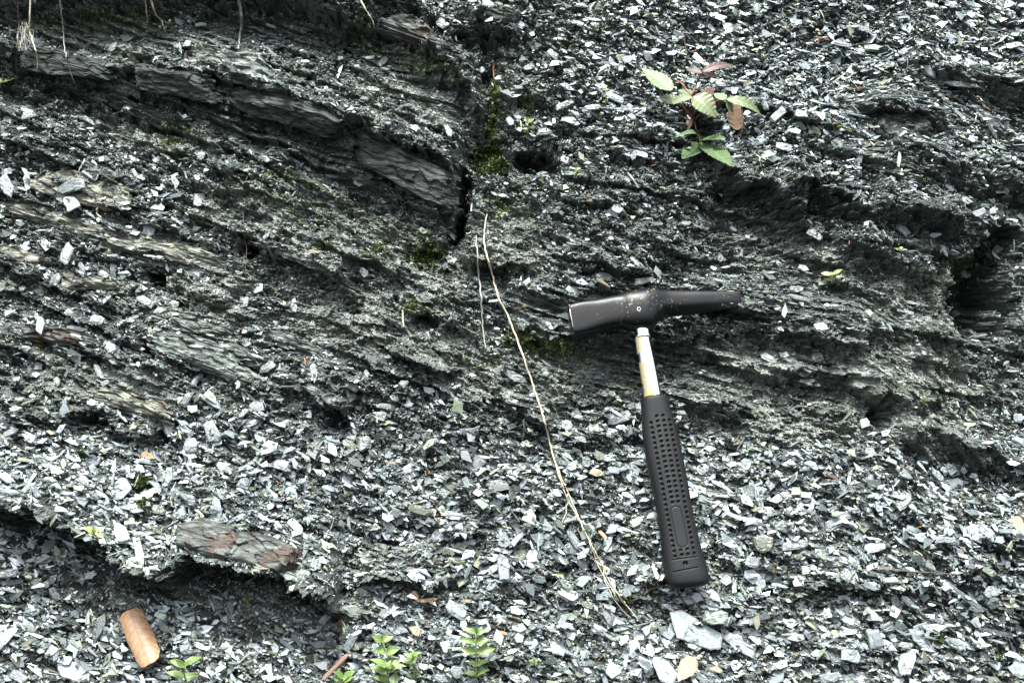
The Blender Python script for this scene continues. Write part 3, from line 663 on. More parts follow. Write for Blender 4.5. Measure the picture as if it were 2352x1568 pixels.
for i, e in enumerate(ents):
    cx, cy, l, w_, a, t, h, (ds, pos, dd) = e
    same = sorted(keyed[(ds, pos)], key=lambda q: q[-1][2]); lab = ds+' '+pos
    if len(same) > 1: lab = ORD[min(same.index(e), 4)]+' '+lab
    for a_, b_ in (('the middle of the rubber grip', "the grip's middle"), ('the bottom of the rubber grip', "the grip's bottom"), ('the top of the rubber grip', "the grip's top"), ('sliver-like', 'thin'), ('the lower part of the', 'the lower'), ('the middle of the long', 'the middle long'), ('the seedling cluster at the bottom', 'the bottom seedling cluster'), ('the tall seedling at the bottom', 'the tallest seedling'), ('the top edge of the photo', 'the top edge'), ('the big white flake near the top', 'the big top white flake')):
        if len(lab.split()) > 16 or a_ == 'sliver-like': lab = lab.replace(a_, b_)
    if len(lab.split()) > 16: print('LONG', lab)
    Pc = hit(cx, cy); u, v = UVof(Pc); nn = normal(np.array([u]), np.array([v]), .012)[0]
    rs = np.random.RandomState(900+i)
    nn = nn*.35+N_*.55+UP*.10+rs.randn(3)*.09; nn /= np.linalg.norm(nn)
    if nn @ F_ > -.5: nn = nn-F_*.5; nn /= np.linalg.norm(nn)
    ar = -R(a); dx = math.cos(ar)*np.array([1., 0, 0])+math.sin(ar)*T_; dx -= (dx@nn)*nn; dx /= np.linalg.norm(dx); dy = np.cross(nn, dx)
    th = min(.0034, .0012+.05*w_*MPP)*rs.uniform(.7, 1.3)
    me = flake_mesh('slate_flake', l*MPP, w_*MPP, i, (.08+.50*t if t < .93 else .70), h, th)
    o = link('slate_flake', me, mat=M_bigflake)
    o.matrix_world = Matrix(((dx[0], dy[0], nn[0], 0), (dx[1], dy[1], nn[1], 0), (dx[2], dy[2], nn[2], 0), (0, 0, 0, 1)))
    o.location = Pc+N_*(.0042+th*.5)
    tag(o, lab, 'slate flake', 'larger slate flakes on the scree')

# ------------------------------------------------------------------ tubes
def tube_mesh(name, P, rad, seg=7, jit=0.):
    P = np.array(P); n = len(P); rad = np.interp(np.linspace(0, 1, n), np.linspace(0, 1, len(rad)), rad)
    T = np.gradient(P, axis=0); T /= np.linalg.norm(T, axis=1, keepdims=True)+1e-12
    ref = np.array([.3, .2, .93]); A = np.cross(T, ref); A /= np.linalg.norm(A, axis=1, keepdims=True)+1e-12; Bn = np.cross(T, A)
    th = np.arange(seg)/seg*2*math.pi
    rr = rad[:, None]*(1+jit*RS.uniform(-1, 1, (n, seg)))
    G = P[:, None]+(A[:, None]*np.cos(th)[None, :, None]+Bn[:, None]*np.sin(th)[None, :, None])*rr[..., None]
    return grid_mesh(name, G, True, closed=True, caps=True)
def smooth_path(pts, per=6, wob=0., seed=0):
    pts = np.array(pts, float); rs = np.random.RandomState(seed); n = len(pts); o = []
    for i in range(n-1):
        p0, p1, p2, p3 = pts[max(i-1, 0)], pts[i], pts[i+1], pts[min(i+2, n-1)]
        for k in range(per):
            t = k/per; o.append(.5*((2*p1)+(-p0+p2)*t+(2*p0-5*p1+4*p2-p3)*t*t+(-p0+3*p1-3*p2+p3)*t**3))
    o.append(pts[-1]); o = np.array(o)
    if wob: o[1:-1] += rs.randn(*o[1:-1].shape)*wob
    return o
def dpath(pts, per=6, wob=.6, seed=0):
    """(px, py, lift) list -> world polyline"""
    q = smooth_path([(p[0], p[1], (p[2] if len(p) > 2 else .004)*1000) for p in pts], per, 0, seed)
    rs = np.random.RandomState(seed); q[1:-1, :2] += rs.randn(len(q)-2, 2)*wob
    P = np.array([at(a, b, c/1000) for a, b, c in q])
    dep = np.array([p @ N_ for p in P])                    # no root dips into every small hollow: keep it taut
    sm = dep.copy()
    for k in range(12): sm[1:-1] = np.maximum(sm[1:-1]*.5+.25*(sm[:-2]+sm[2:]), dep[1:-1])
    out_ = []
    for (a, b, c), s in zip(q, sm):
        d = ray(a, b); out_.append(CAM+d*((s-CAM@N_)/(d@N_)))
    return np.array(out_)
def root(name, pts, rad, mat, label, cat='root', per=6, wob=.8, seed=0, group=None, kids=()):
    P = dpath(pts, per, wob, seed); o0 = P[0]
    me = tube_mesh(name, P-o0, rad, 7, .18); o = link(name, me, mat=mat); o.location = o0; tag(o, label, cat, group)
    for kp, kr in kids:
        Q = dpath(kp, 4, wob, seed+5); k = link('rootlet', tube_mesh('rootlet', Q-o0, kr, 5, .2), o, mat)
    return o
root('root', [(1118,490,.003),(1113,530,.006),(1113,565,.008),(1128,620,.008),(1145,680,.008),(1172,740,.008),(1192,790,.007),(1218,865,.007),(1240,930,.006),(1255,985,.006),(1268,1035,.006),(1285,1095,.006),(1306,1150,.006),(1335,1200,.006),(1358,1250,.006),(1385,1300,.005),(1400,1335,.005),(1432,1380,.005),(1448,1402,.002)],
     [.0005,.0008,.0009,.0009,.0009,.0008,.0006,.0005,.0004,.0003], M_root, 'long thin tan root running down the bank left of the hammer', seed=3,
     kids=[([(1306,1150,.006),(1300,1175,.005),(1292,1198,.004),(1280,1205,.003)],[.0007,.0003]),([(1385,1300,.006),(1395,1345,.005),(1425,1395,.004),(1450,1420,.004)],[.0006,.0003]),
           ([(1268,1035,.006),(1280,1070,.006),(1300,1120,.006),(1330,1190,.006),(1378,1290,.005)],[.0005,.0006,.0004]),([(1352,1235,.007),(1362,1265,.006),(1380,1310,.005),(1410,1360,.004),(1445,1400,.004)],[.0004,.0005,.0003]),
           ([(1400,1335,.005),(1440,1390,.006),(1480,1435,.003)],[.0005,.0003])])
root('hair_root', [(1094,540,.004),(1096,590,.008),(1100,640,.008),(1106,690,.008),(1108,740,.007),(1115,800,.003)], [.0005,.0009,.0007,.0006], M_root_w, 'pale crusted hair root hanging left of the long tan root', seed=6)
HANG = [([(40,-10,.03),(43,40,.03),(44,52,.03),(40,95,.03),(38,150,.03),(36,222,.01)],.0004,'thinnest hair root at the far upper left',M_root_b),
 ([(70,-10,.04),(69,40,.04),(68,70,.04),(78,105,.035),(86,135,.03),(86,166,.02)],.0008,'wavy tan hair root hanging at the far upper left',M_root),
 ([(135,-10,.04),(141,30,.04),(145,70,.035),(148,110,.03),(156,150,.02),(176,200,.01)],.0006,'long straight hair root hanging over the upper left ledge',M_root_w),
 ([(334,-10,.03),(337,30,.03),(341,58,.01)],.0006,'short straight pale root at the top edge',M_root),
 ([(346,-10,.03),(352,20,.03),(362,38,.02),(372,50,.01),(381,78,.004)],.0009,'forked tan root hanging at the top edge',M_root),
 ([(546,-10,.03),(553,25,.025),(555,50,.015),(550,90,.006),(548,112,.004)],.0015,'thick mottled root hanging at the top edge',M_root_w),
 ([(826,-5,.02),(842,25,.015),(855,45,.01),(860,66,.006)],.0007,'thin branching rootlet above the tan slate bed',M_root),
 ([(558,480,.004),(560,530,.005),(566,580,.006),(563,640,.004)],.0003,'brown hair root down the left centre of the bank',M_root_b),
 ([(1076,500,.004),(1070,520,.004),(1065,545,.003)],.0005,'short brown hair root above the pale hair root',M_root_b),
 ([(248,450,.004),(232,462,.004),(222,485,.004),(232,500,.003)],.0011,'bent brown root at left beside the white flakes',M_root),
 ([(1565,60,.004),(1572,95,.006),(1580,143,.004)],.0008,'thin red brown twig above the bramble',M_root_b),
 ([(1132,140,.004),(1134,160,.005),(1135,182,.004)],.0012,'orange rotten twig in the mossy crack',M_needle),
 ([(1702,240,.02),(1706,280,.014),(1700,320,.010),(1695,340,.006)],.0005,'thin black stem hanging below the bramble',M_root_b),
 ([(2090,1222,.004),(2105,1214,.005),(2120,1207,.004)],.0011,'short knobbly red twig on the lower right scree',M_needle),
 ([(1483,1360,.004),(1502,1350,.005),(1522,1345,.005)],.0011,'short brown twig under the bottom of the grip',M_root_b),
 ([(2060,1168,.004),(2150,1308,.004)],.0005,'',M_root_b),
 ([(2000,1305,.004),(2100,1312,.004),(2205,1318,.004)],.0006,'dark straight twig with an orange end on the right scree',M_root_b),
 ([(925,712,.003),(926,730,.005),(927,750,.003)],.0009,'short pale rootlet beside the mossy hollow',M_root),
 ([(1790,423,.004),(1805,412,.006),(1822,404,.005)],.0010,'brown twig stuck over the dark hollow right of the bramble',M_root_b),
 ([(700,823,.004),(702,840,.004),(699,852,.003)],.0010,'curved orange needle beside the pale pointed slab',M_needle)]
for i, (p, r_, lab, m) in enumerate(HANG):
    if not lab: continue
    root('twig' if 'twig' in lab or 'needle' in lab or 'stem' in lab else 'hair_root', p, [r_, r_, r_*.5], m, lab, 'twig' if 'twig' in lab or 'needle' in lab or 'stem' in lab else 'root', 5, .7, 30+i)
# small grey spider web upper left, shaped as a tuft of hanging strands
rsx = np.random.RandomState(4); V = []; F = []; c0 = at(60, 55, .035)
for k in range(46):
    a_ = at(58+rsx.randn()*7, 50+rsx.rand()*25, .035); b_ = at(rsx.uniform(38, 76), rsx.uniform(85, 118), .030); m_ = (a_+b_)/2+rsx.randn(3)*.003
    me_ = smooth_path([a_, m_, b_], 4, .0004, k); sub = tube_mesh('s', me_-c0, [.00025, .0002], 3)
    o_ = len(V); V += [tuple(v.co) for v in sub.vertices]; F += [tuple(o_+i for i in p.vertices) for p in sub.polygons]; bpy.data.meshes.remove(sub)
o = link('web_tuft', np_mesh('web_tuft', np.array(V), np.array([v for f in F for v in f]), [len(f) for f in F]), mat=M_root_w); o.location = c0
tag(o, 'matted grey tuft of fine spider web strands hanging at the upper left', 'root tuft')
# fallen needles
rsn = np.random.RandomState(21); nd = []
ND = [(372,922),(302,902),(590,527),(1415,1010),(1130,1040),(1302,1120),(1290,1168),(1560,1070),(1700,1095),(2268,1085),(1880,92),(1968,200),(1592,118),(1330,1035),(985,1082),(800,1030),(1950,560),(2090,1070),(1830,1500),(1760,1510),
 (2045,760),(640,1110),(870,1130),(1010,1190),(1380,1510),(1690,1010),(1240,1140),(480,90),(430,140),(1500,380),(1350,450),(2170,420),(1760,130),(720,1075),(1140,1560)]
for i, (x, y) in enumerate(ND):
    a = rsn.uniform(0, math.pi); l = rsn.uniform(7, 12)
    P = np.array([at(x+math.cos(a)*l*t, y+math.sin(a)*l*t, .0065+.002*(1-t*t)) for t in (-1, -.5, 0, .5, 1)])
    o = link('conifer_needle', tube_mesh('conifer_needle', P-P[2], [.0003, .0006, .0003], 5), mat=M_needle); o.location = P[2]
    tag(o, 'tiny orange brown needle fallen on the slate chips', 'needle', 'fallen needles on the scree')

# ------------------------------------------------------------------ leaves
def leaf_mesh(name, A, Bp, width, nhint, arch=0., fold=.25, serr=.17, nser=11, prof='ovate', curl=0., nl=44, nw=15, vein=.35, twist=0., vang=1.3, nv=7):
    A = np.array(A); Bp = np.array(Bp); Lv = Bp-A; Ln = np.linalg.norm(Lv); X = Lv/Ln
    Z = nhint-(nhint@X)*X; Z /= np.linalg.norm(Z); Y = np.cross(Z, X)
    s = np.linspace(0, 1, nl)[:, None]; q = np.linspace(-1, 1, nw)[None, :]
    if prof == 'ovate': hw = np.sin(math.pi*np.clip(s, 0, 1)**.78)**.8*(1-.25*s)
    elif prof == 'lance': hw = np.sin(math.pi*s**.9)**1.05
    elif prof == 'round': hw = np.sin(math.pi*s)**.55
    elif prof == 'roll': hw = (1-.12*np.cos(6*s)+.05*np.sin(17*s)-.18*(s > .8)*(s-.8)*5)*np.clip(s*9+.55, 0, 1)*np.clip((1-s)*12+.6, 0, 1)
    hw = hw*width/2
    if serr: hw = hw*(1-serr*((s*nser) % 1.))
    hw = np.maximum(hw, width*.004)
    y = q*hw; x = s*Ln
    z = fold*np.abs(y)+arch*Ln*np.sin(math.pi*s)-0*y
    ph = (s*nv - np.abs(q)*hw/width*2*vang*.9)
    vv_ = np.exp(-((ph-np.round(ph))/.085)**2)*(np.abs(q) > .06)*(s > .02)
    mid = np.exp(-(q/.10)**2)*np.ones_like(s)
    z = z-.018*width*vv_+.02*width*np.cos(ph*2*math.pi)*(np.abs(q)) 
    if curl:
        rr = width/2/curl; an = y/rr; y2 = rr*np.sin(an); z = z-rr*(1-np.cos(an)); y = y2
    if twist:
        ta = twist*s; y, z = y*np.cos(ta)-z*np.sin(ta), y*np.sin(ta)+z*np.cos(ta)
    P = X*x[..., None]+Y*y[..., None]+Z*z[..., None]
    at_ = np.clip(np.maximum(vv_, mid)*vein*2, 0, 1)
    return grid_mesh(name, P, True, attrs={'vein': at_.ravel()})
def leaf(parent, A, Bp, wpx, mat, nh=None, name='leaf', **k):
    nh = (-F_*.8+UP*.5) if nh is None else nh
    me = leaf_mesh(name, A, Bp, wpx*MPP, nh, **k); o = link(name, me, parent, mat); o.location = np.array(A)-(np.array(parent.location) if parent else 0); return o
def stalk(parent, P, rad, mat, name='stem'):
    P = smooth_path(P, 4); return link(name, tube_mesh(name, P-np.array(parent.location), rad, 6, .05), parent, mat)
r0 = at(1594, 276, .004); br = empty('bramble_plant', r0); tag(br, 'young bramble with toothed green leaves and maroon top leaves rooted in the scree', 'bramble')
b1 = at(1590, 219, .032); b2 = at(1612, 168, .040); b3 = at(1562, 236, .030); b4 = at(1620, 238, .03); b5 = at(1608, 329, .033)
stalk(br, [r0, at(1591, 250, .022), b1, at(1600, 195, .036), b2], [.0013, .0011, .0008], M_stem_r)
stalk(br, [r0, at(1580, 258, .02), b3], [.001, .0007], M_stem_r); stalk(br, [r0, at(1612, 258, .02), b4, at(1668, 229, .036)], [.001, .0006], M_stem_r)
stalk(br, [r0, at(1600, 300, .012), at(1612, 315, .014), b5], [.001, .0007], M_stem_r)
stalk(br, [b1, at(1575, 205, .036), at(1566, 192, .036), at(1548, 182, .034)], [.0008, .0012, .0005], M_stem_r)
G, GD, GR, GM = M_bramble, M_bramble_dk, M_bramble_red, M_bramble_mix
for a, la, b, lb, wd, m, kw in [
 ((1544,208),.034,(1474,157),.032,40,G,{}), ((1563,234),.032,(1511,225),.030,28,GM,{}), ((1590,219),.030,(1557,206),.026,22,G,{}), ((1591,222),.036,(1645,270),.040,52,GM,dict(arch=.10)),
 ((1590,223),.036,(1541,237),.036,20,GM,dict(arch=.12)), ((1668,228),.038,(1749,266),.036,26,G,dict(arch=.16)), ((1668,229),.038,(1638,215),.034,20,G,{}), ((1668,232),.038,(1684,260),.036,20,G,{}),
 ((1600,240),.022,(1623,262),.016,22,G,{}), ((1612,168),.040,(1576,161),.040,16,GR,dict(arch=.08)), ((1613,165),.040,(1684,151),.038,20,GR,dict(arch=.12)), ((1614,169),.040,(1656,177),.038,14,GR,{}),
 ((1608,329),.034,(1549,316),.038,16,GD,dict(arch=.16, serr=.06)), ((1606,331),.034,(1566,365),.036,38,GD,dict(serr=.06)), ((1615,320),.036,(1668,318),.038,26,GD,dict(serr=.06)),
 ((1609,329),.033,(1638,358),.032,26,GD,dict(serr=.06)), ((1624,336),.036,(1680,382),.038,44,GD,dict(serr=.07))]:
    leaf(br, at(*a, la), at(*b, lb), wd*1.3, m, **kw)
def single(name, label, A, B_, w_, mat, cat='dead leaf', nh=None, group=None, **k):
    me = leaf_mesh(name, A, B_, w_*MPP, (-F_*.8+UP*.4) if nh is None else nh, **k); o = link(name, me, mat=mat); o.location = A; tag(o, label, cat, group); return o
single('dead_leaf', 'folded brown dead leaf standing behind the right side of the bramble', at(1694,298,.010), at(1690,224,.022), 52, M_dead_p, serr=0, curl=1.3, fold=0, vein=.2)
single('dead_leaf', 'cream dead leaf tip lying behind the middle of the bramble', at(1612,228,.018), at(1640,200,.022), 30, M_dead_p, serr=0, fold=.1, vein=.1, nh=-F_)
single('dead_leaf', 'small rust red dead leaf in the shadow under the bramble', at(1586,268,.008), at(1580,298,.010), 20, M_dead_b, serr=0, curl=1.)
single('dead_leaf', 'large curled orange beech leaf with dark ribs at the lower left', at(297,1400,.016), at(343,1524,.018), 66, M_dead, serr=.07, nser=5, prof='roll', curl=1.05, fold=.05, nv=9, vang=1.5, vein=.30, twist=.35, nh=-F_*.8+UP*.3+np.array([.25, 0, 0]), nl=80, nw=41)
single('dead_leaf', 'pinkish brown dead leaf at the bottom edge below the hammer', at(1594,1508,.012), at(1558,1564,.014), 54, M_dead_p, serr=.2, nser=4, curl=1.0, prof='ovate', vein=.2, twist=.6)
single('dead_leaf', 'narrow dark brown curled leaf near the bottom edge', at(802,1498,.010), at(738,1562,.010), 24, M_dead_b, serr=0, curl=2.0, prof='lance')
single('dead_leaf', 'orange leaf scrap on the left scree', at(326,1040,.008), at(356,1052,.008), 24, M_dead, serr=.5, nser=2, curl=.6)
single('dead_leaf', 'left half of the small torn orange leaf', at(948,1356,.010), at(962,1382,.008), 18, M_dead, serr=.5, nser=2, curl=.9)
single('dead_leaf', 'right flat half of the small torn orange leaf', at(962,1380,.007), at(1006,1374,.010), 12, M_dead, serr=0, curl=1.2, prof='lance')
single('dead_leaf', 'orange brown dead leaf at the right edge', at(2334,1184,.010), at(2350,1232,.010), 36, M_dead_p, serr=.3, nser=3, curl=.8)
single('dead_leaf', 'tiny curled orange leaf scrap left of the grip', at(1376,1218,.008), at(1394,1236,.008), 14, M_dead, serr=0, curl=1.6)
single('dead_leaf', 'small orange leaf scrap beside the big pale flake at the bottom', at(1628,1464,.008), at(1656,1474,.008), 13, M_dead, serr=0, curl=1.2)
single('dead_leaf', 'narrow reddish curled leaf on the right scree', at(1896,1086,.008), at(1930,1104,.008), 9, M_dead_b, serr=0, curl=1.5, prof='lance')
single('dead_leaf', 'small rust leaf scrap on the lower slope right of centre', at(1774,1300,.009), at(1782,1320,.008), 12, M_dead, serr=0, curl=1.2)
single('dead_leaf', 'tiny amber leaf scrap right of the tall seedling', at(1148,1450,.008), at(1166,1456,.008), 12, M_dead, serr=0, curl=1.5)
single('dead_leaf', 'brown dead leaf sliver on the upper right scree', at(1868,84,.007), at(1925,94,.008), 10, M_dead_b, serr=0, curl=1.2, prof='lance')

# ------------------------------------------------------------------ seedlings
def seedling(name, label, basep, topp, nodes, lw, mat, cat='seedling', lift=.03, group=None, seed=0, rnd='ovate', llen=1.75, parentstem=True):
    rs = random.Random(seed); A = at(*basep, .002); e = empty(name, A); tag(e, label, cat, group)
    Bt = at(*topp, lift); P = [A+(Bt-A)*t+N_*.004*math.sin(t*3) for t in (0, .33, .66, 1)]
    stalk(e, P, [.0009, .0006], M_stem_g)
    for k, t in enumerate(nodes):
        c = A+(Bt-A)*t+N_*.004*math.sin(t*3); sz = lw*(1-.35*abs(t-.6))
        n = 4 if t >= .98 else 2; a0 = rs.uniform(-.5, 1.2)+(k % 2)*.7; sz *= rs.uniform(.8, 1.3)
        for j in range(n):
            an = a0+j*2*math.pi/n+rs.uniform(-.2, .2)
            d = np.array([1., 0, 0])*math.cos(an)+(UP*.35-F_*.75)*math.sin(an)*.8+UP*(.45 if t >= .98 else .25)
            d /= np.linalg.norm(d); leaf(e, c, c+d*sz*llen*MPP*rs.uniform(.75, 1.2), sz*rs.uniform(.8, 1.15), mat, nh=UP*.75-F_*.6+np.array([rs.uniform(-.5, .5), 0, 0]), serr=0, prof=rnd, fold=rs.uniform(.1, .45), twist=rs.uniform(-.6, .6), arch=rs.uniform(-.05, .2), nl=12, nw=7, vein=.2)
    return e
seedling('seedling', 'bright green star shaped seedling near the lower left bottom edge', (428,1566), (424,1530), [.3, 1], 17, M_seed, seed=1, rnd='ovate', llen=2.0)
seedling('seedling', 'tall branched green seedling left of the bottom cluster', (915,1560), (878,1472), [.25,.45,.7,1], 17, M_seed, seed=2, lift=.035)
seedling('seedling', 'low leafy green seedling in the middle of the bottom cluster', (893,1566), (888,1530), [.1,.4,.7,1], 18, M_seed, seed=3)
seedling('seedling', 'bushy green seedling right of the bottom cluster', (955,1566), (946,1508), [.2,.5,.8,1], 15, M_seed, seed=4, lift=.03)
seedling('seedling', 'tallest green seedling with four leaf pairs at bottom centre', (1095,1562), (1093,1455), [.12,.33,.6,.8,1], 18, M_seed, seed=5, lift=.035)
seedling('seedling', 'green seedling cut by the bottom edge at left of the cluster', (795,1572), (790,1556), [.5,1], 18, M_seed, seed=6, lift=.015, rnd='ovate', llen=1.8)
seedling('seedling', 'yellow green two leaf seedling on the lip at lower left', (226,1236), (216,1222), [.4,1], 13, M_seed_y, seed=7, lift=.02, rnd='ovate', llen=1.9)
seedling('seedling', 'tiny green leaf in the black shadow under the rusty block', (574,1386), (568,1380), [1], 8, M_seed, seed=8, lift=.012)
seedling('seedling', 'yellowish toothed seedling on the right face', (1910,650), (1908,625), [.2,.7], 16, M_seed_y, seed=9, lift=.015, rnd='ovate', llen=1.8)
seedling('seedling', 'small leaf sprout above the right face', (2070,582), (2064,574), [1], 9, M_seed_y, seed=10, lift=.01)
seedling('seedling', 'small green sprout beside the crack at top centre', (1212,308), (1214,282), [.3,1], 10, M_seed, seed=11, lift=.015)
seedling('seedling', 'thin stalked seedling on the white flakes left of the bramble', (1392,240), (1391,208), [.1,1], 6, M_seed, seed=12, lift=.015)
seedling('seedling', 'tiny yellow sprout below the dark holes at top centre', (1322,410), (1323,392), [.2,1], 8, M_seed_y, seed=13, lift=.01)
seedling('seedling', 'green leaf at the left edge of the upper bank', (2,200), (8,190), [1], 14, M_seed, seed=14, lift=.012)
seedling('seedling', 'minute green sprout on the scree below centre', (1064,1298), (1062,1290), [1], 6, M_seed, seed=15, lift=.01)
seedling('seedling', 'minute green sprout beside the frayed root foot', (1290,1330), (1284,1323), [1], 7, M_seed_y, seed=16, lift=.01)
seedling('seedling', 'minute green sprout near the bottom centre', (1228,1528), (1227,1520), [.2,1], 6, M_seed, seed=17, lift=.01)
def tuft(label, base_, n, hpx, mat, seed, name='grass_tuft', cat='grass tuft'):
    rs = random.Random(seed); A = at(*base_, .002); e = empty(name, A); tag(e, label, cat)
    for k in range(n):
        an = rs.uniform(-1.3, 1.3); l = hpx*MPP*rs.uniform(.6, 1); d = np.array([1., 0, 0])*math.sin(an)+UP*math.cos(an)*.8-F_*.5
        stp = [A, A+d*l*.5+UP*l*.1, A+d*l-UP*l*.15*abs(math.sin(an))]
        link('blade', tube_mesh('blade', smooth_path(stp, 3)-A, [.0006, .0005, .0001], 4), e, mat)
tuft('small bright grass tuft above the top end of the long root', (1160,492), 9, 24, M_seed, 1)
tuft('thin grass blade pair on the right face under the hammer level', (1962,868), 4, 28, M_seed, 2)
tuft('little green tuft at the right near the shadowed hollow', (2125,922), 7, 14, M_seed_y, 3)
root('green_shoot', [(1912,285,.004),(1918,300,.007),(1928,290,.01),(1945,296,.01),(1960,298,.007)], [.0007,.0012,.0006], M_moss, 'twisted yellow green shoot lying on the upper right scree', 'shoot', 4, .3, 88)

# ------------------------------------------------------------------ moss
MS = [(1137,230,10,60,190),(1127,370,26,26,330),(1107,370,16,30,200),(1150,385,20,14,120),(1130,300,12,40,160),(975,585,40,34,260),(1262,800,60,22,220),(1180,770,40,30,100),(865,575,34,12,90),(400,300,60,10,70),(392,330,30,12,50),
 (325,1105,20,14,330),(330,1156,14,10,200),(95,795,9,7,60),(186,1036,10,12,80),(2155,1472,16,10,130),(2290,1520,12,20,90),(950,705,26,14,90),(1020,160,60,30,60),(260,40,180,24,160),(2210,610,50,20,70),(1440,1375,9,9,60),
 (1180,1545,0,0,0),(1380,260,10,8,20),(2120,410,10,8,20),(1145,480,30,40,50),(740,545,30,30,30),(1210,250,20,60,60),(1450,880,60,10,20),(1100,830,60,20,50),(640,420,120,40,60),(1400,60,50,30,40),(1300,110,30,20,40)]
rsm = np.random.RandomState(31); V = []; F = []
for cx, cy, rx, ry, n in MS:
    for k in range(int(n*.8)):
        x = cx+rsm.randn()*rx*.5; y = cy+rsm.randn()*ry*.5; p = at(x, y, .0005)
        for q in range(4):
            d = N_*.6+UP*.5+rsm.randn(3)*.5; d /= np.linalg.norm(d); l = rsm.uniform(.0018, .0042); s_ = np.cross(d, rsm.randn(3)); s_ *= .0006/np.linalg.norm(s_)
            p2 = p+rsm.randn(3)*.0012; o_ = len(V); V += [p2-s_, p2+s_, p2+d*l*.6+s_*1.2, p2+d*l, p2+d*l*.6-s_*1.2]; F.append((o_, o_+1, o_+2, o_+3, o_+4))
o = link('moss', np_mesh('moss', np.array(V), np.array([v for f in F for v in f]), [len(f) for f in F]), mat=M_moss)
tag(o, 'yellow green moss tufts in the cracks and on the scree', kind='stuff')

# ------------------------------------------------------------------ hammer
def hplane(px, py, h0=None):
    return None
hp_top = hit(1478, 850)@N_; hp_bot = hit(1575, 1300)@N_
hh = [hit(x, y)@N_ for x, y in [(1695,690),(1660,672),(1330,740),(1480,700),(1400,720),(1600,690),(1500,950),(1520,1050),(1545,1150),(1560,1230),(1590,1320)]]
hb = max(hit(1590, 1330)@N_, hit(1560, 1260)@N_)+.0125; ht = max(hh[0]-.002, hh[1]-.004, hh[2]-.004, hh[3]+.010, hh[4]+.010, hh[5]+.010)+.0075
# plane through X axis direction and the two heights
def on_h(px_, py_, h): d = ray(px_, py_); return CAM+d*((h-CAM@N_)/(d@N_))
Pt = on_h(1478, 720, ht); Pb = on_h(1585, 1320, hb)
HX = np.array([1., 0, 0]); yy = Pt-Pb; yy[0] = 0; HY = yy/np.linalg.norm(yy); HZ = np.cross(HX, HY)
if HZ@F_ > 0: HZ = -HZ
HO = on_h(1545, 1100, np.interp(1100, [720, 1320], [ht, hb]))
HO = Pb + HY*((HO-Pb)@HY) + HX*((HO-Pb)@HX)
def hl(px_, py_):
    d = ray(px_, py_); P = CAM+d*(((Pb-CAM)@HZ)/(d@HZ)); return np.array([(P-HO)@HX, (P-HO)@HY])
HM = (hl(1600, 1000)-hl(1500, 1000))[0]/100                # metres per D px in the hammer plane
ham = empty('geology_hammer', HO); tag(ham, 'black headed geology hammer with chrome shaft and black dimpled rubber grip leaning on the bank', 'hammer')
ham.matrix_world = Matrix(((HX[0], HY[0], HZ[0], HO[0]), (HX[1], HY[1], HZ[1], HO[1]), (HX[2], HY[2], HZ[2], HO[2]), (0, 0, 0, 1)))
def se(th, ex): c, s = np.cos(th), np.sin(th); return np.sign(c)*np.abs(c)**(2/ex), np.sign(s)*np.abs(s)**(2/ex)
# head
HS = [((1305,708),(1317,771),31,7,0),((1307,705),(1319,775),34,7,0),((1330,699),(1343,770),34,7,0),((1365,691),(1378,762),33,4.5,0),((1405,683),(1416,753),32,4,0),((1425,678),(1432,753),33,3.4,0),((1441,671),(1444,757),36,3,0),((1460,667),(1460,759),38,2.8,0),((1482,664.5),(1480,759),38,2.8,0),
 ((1498,664),(1495,756),35,2.9,0),((1510,665),(1506,746),31,3,0),((1520,666),(1516,735),27,3,0),((1535,666.5),(1532,729),23,3,0),((1565,667),(1566,725),19,3,0),((1605,667.5),(1608,719),15,3,0),((1650,668),(1653,712),10,3,0),((1690,668.5),(1693,705),5,3,0),((1701,669),(1703,702),2.5,3,0)]
hs_a = np.array([[*a, *b, z, e] for a, b, z, e, _ in HS], float); tt = np.linspace(0, len(HS)-1, 150); kk = np.arange(len(HS))
def cr(col):                                               # smooth interpolation of section data
    y = hs_a[:, col]; i = np.clip(tt.astype(int), 0, len(y)-2); f = tt-i
    p0 = y[np.maximum(i-1, 0)]; p1 = y[i]; p2 = y[i+1]; p3 = y[np.minimum(i+2, len(y)-1)]
    return .5*(2*p1+(-p0+p2)*f+(2*p0-5*p1+4*p2-p3)*f*f+(-p0+3*p1-3*p2+p3)*f**3)
X0, Y0, X1, Y1, ZH, EX = [cr(c) for c in range(6)]
nth = 56; th = np.arange(nth)/nth*2*math.pi; G3 = np.zeros((150, nth, 3))
for i in range(150):
    a2 = hl(X0[i], Y0[i]); b2 = hl(X1[i], Y1[i]); cz, sy = se(th, max(EX[i], 2.2))
    mid = (a2+b2)/2; half = (a2-b2)/2
    rf = float(np.clip((X0[i]-1505)/30, 0, 1)); cz = cz*np.where(sy < -.25, 1-rf*.62*((-.25-sy)/.75), 1)
    G3[i, :, 0] = mid[0]+half[0]*sy; G3[i, :, 1] = mid[1]+half[1]*sy; G3[i, :, 2] = cz*ZH[i]*HM
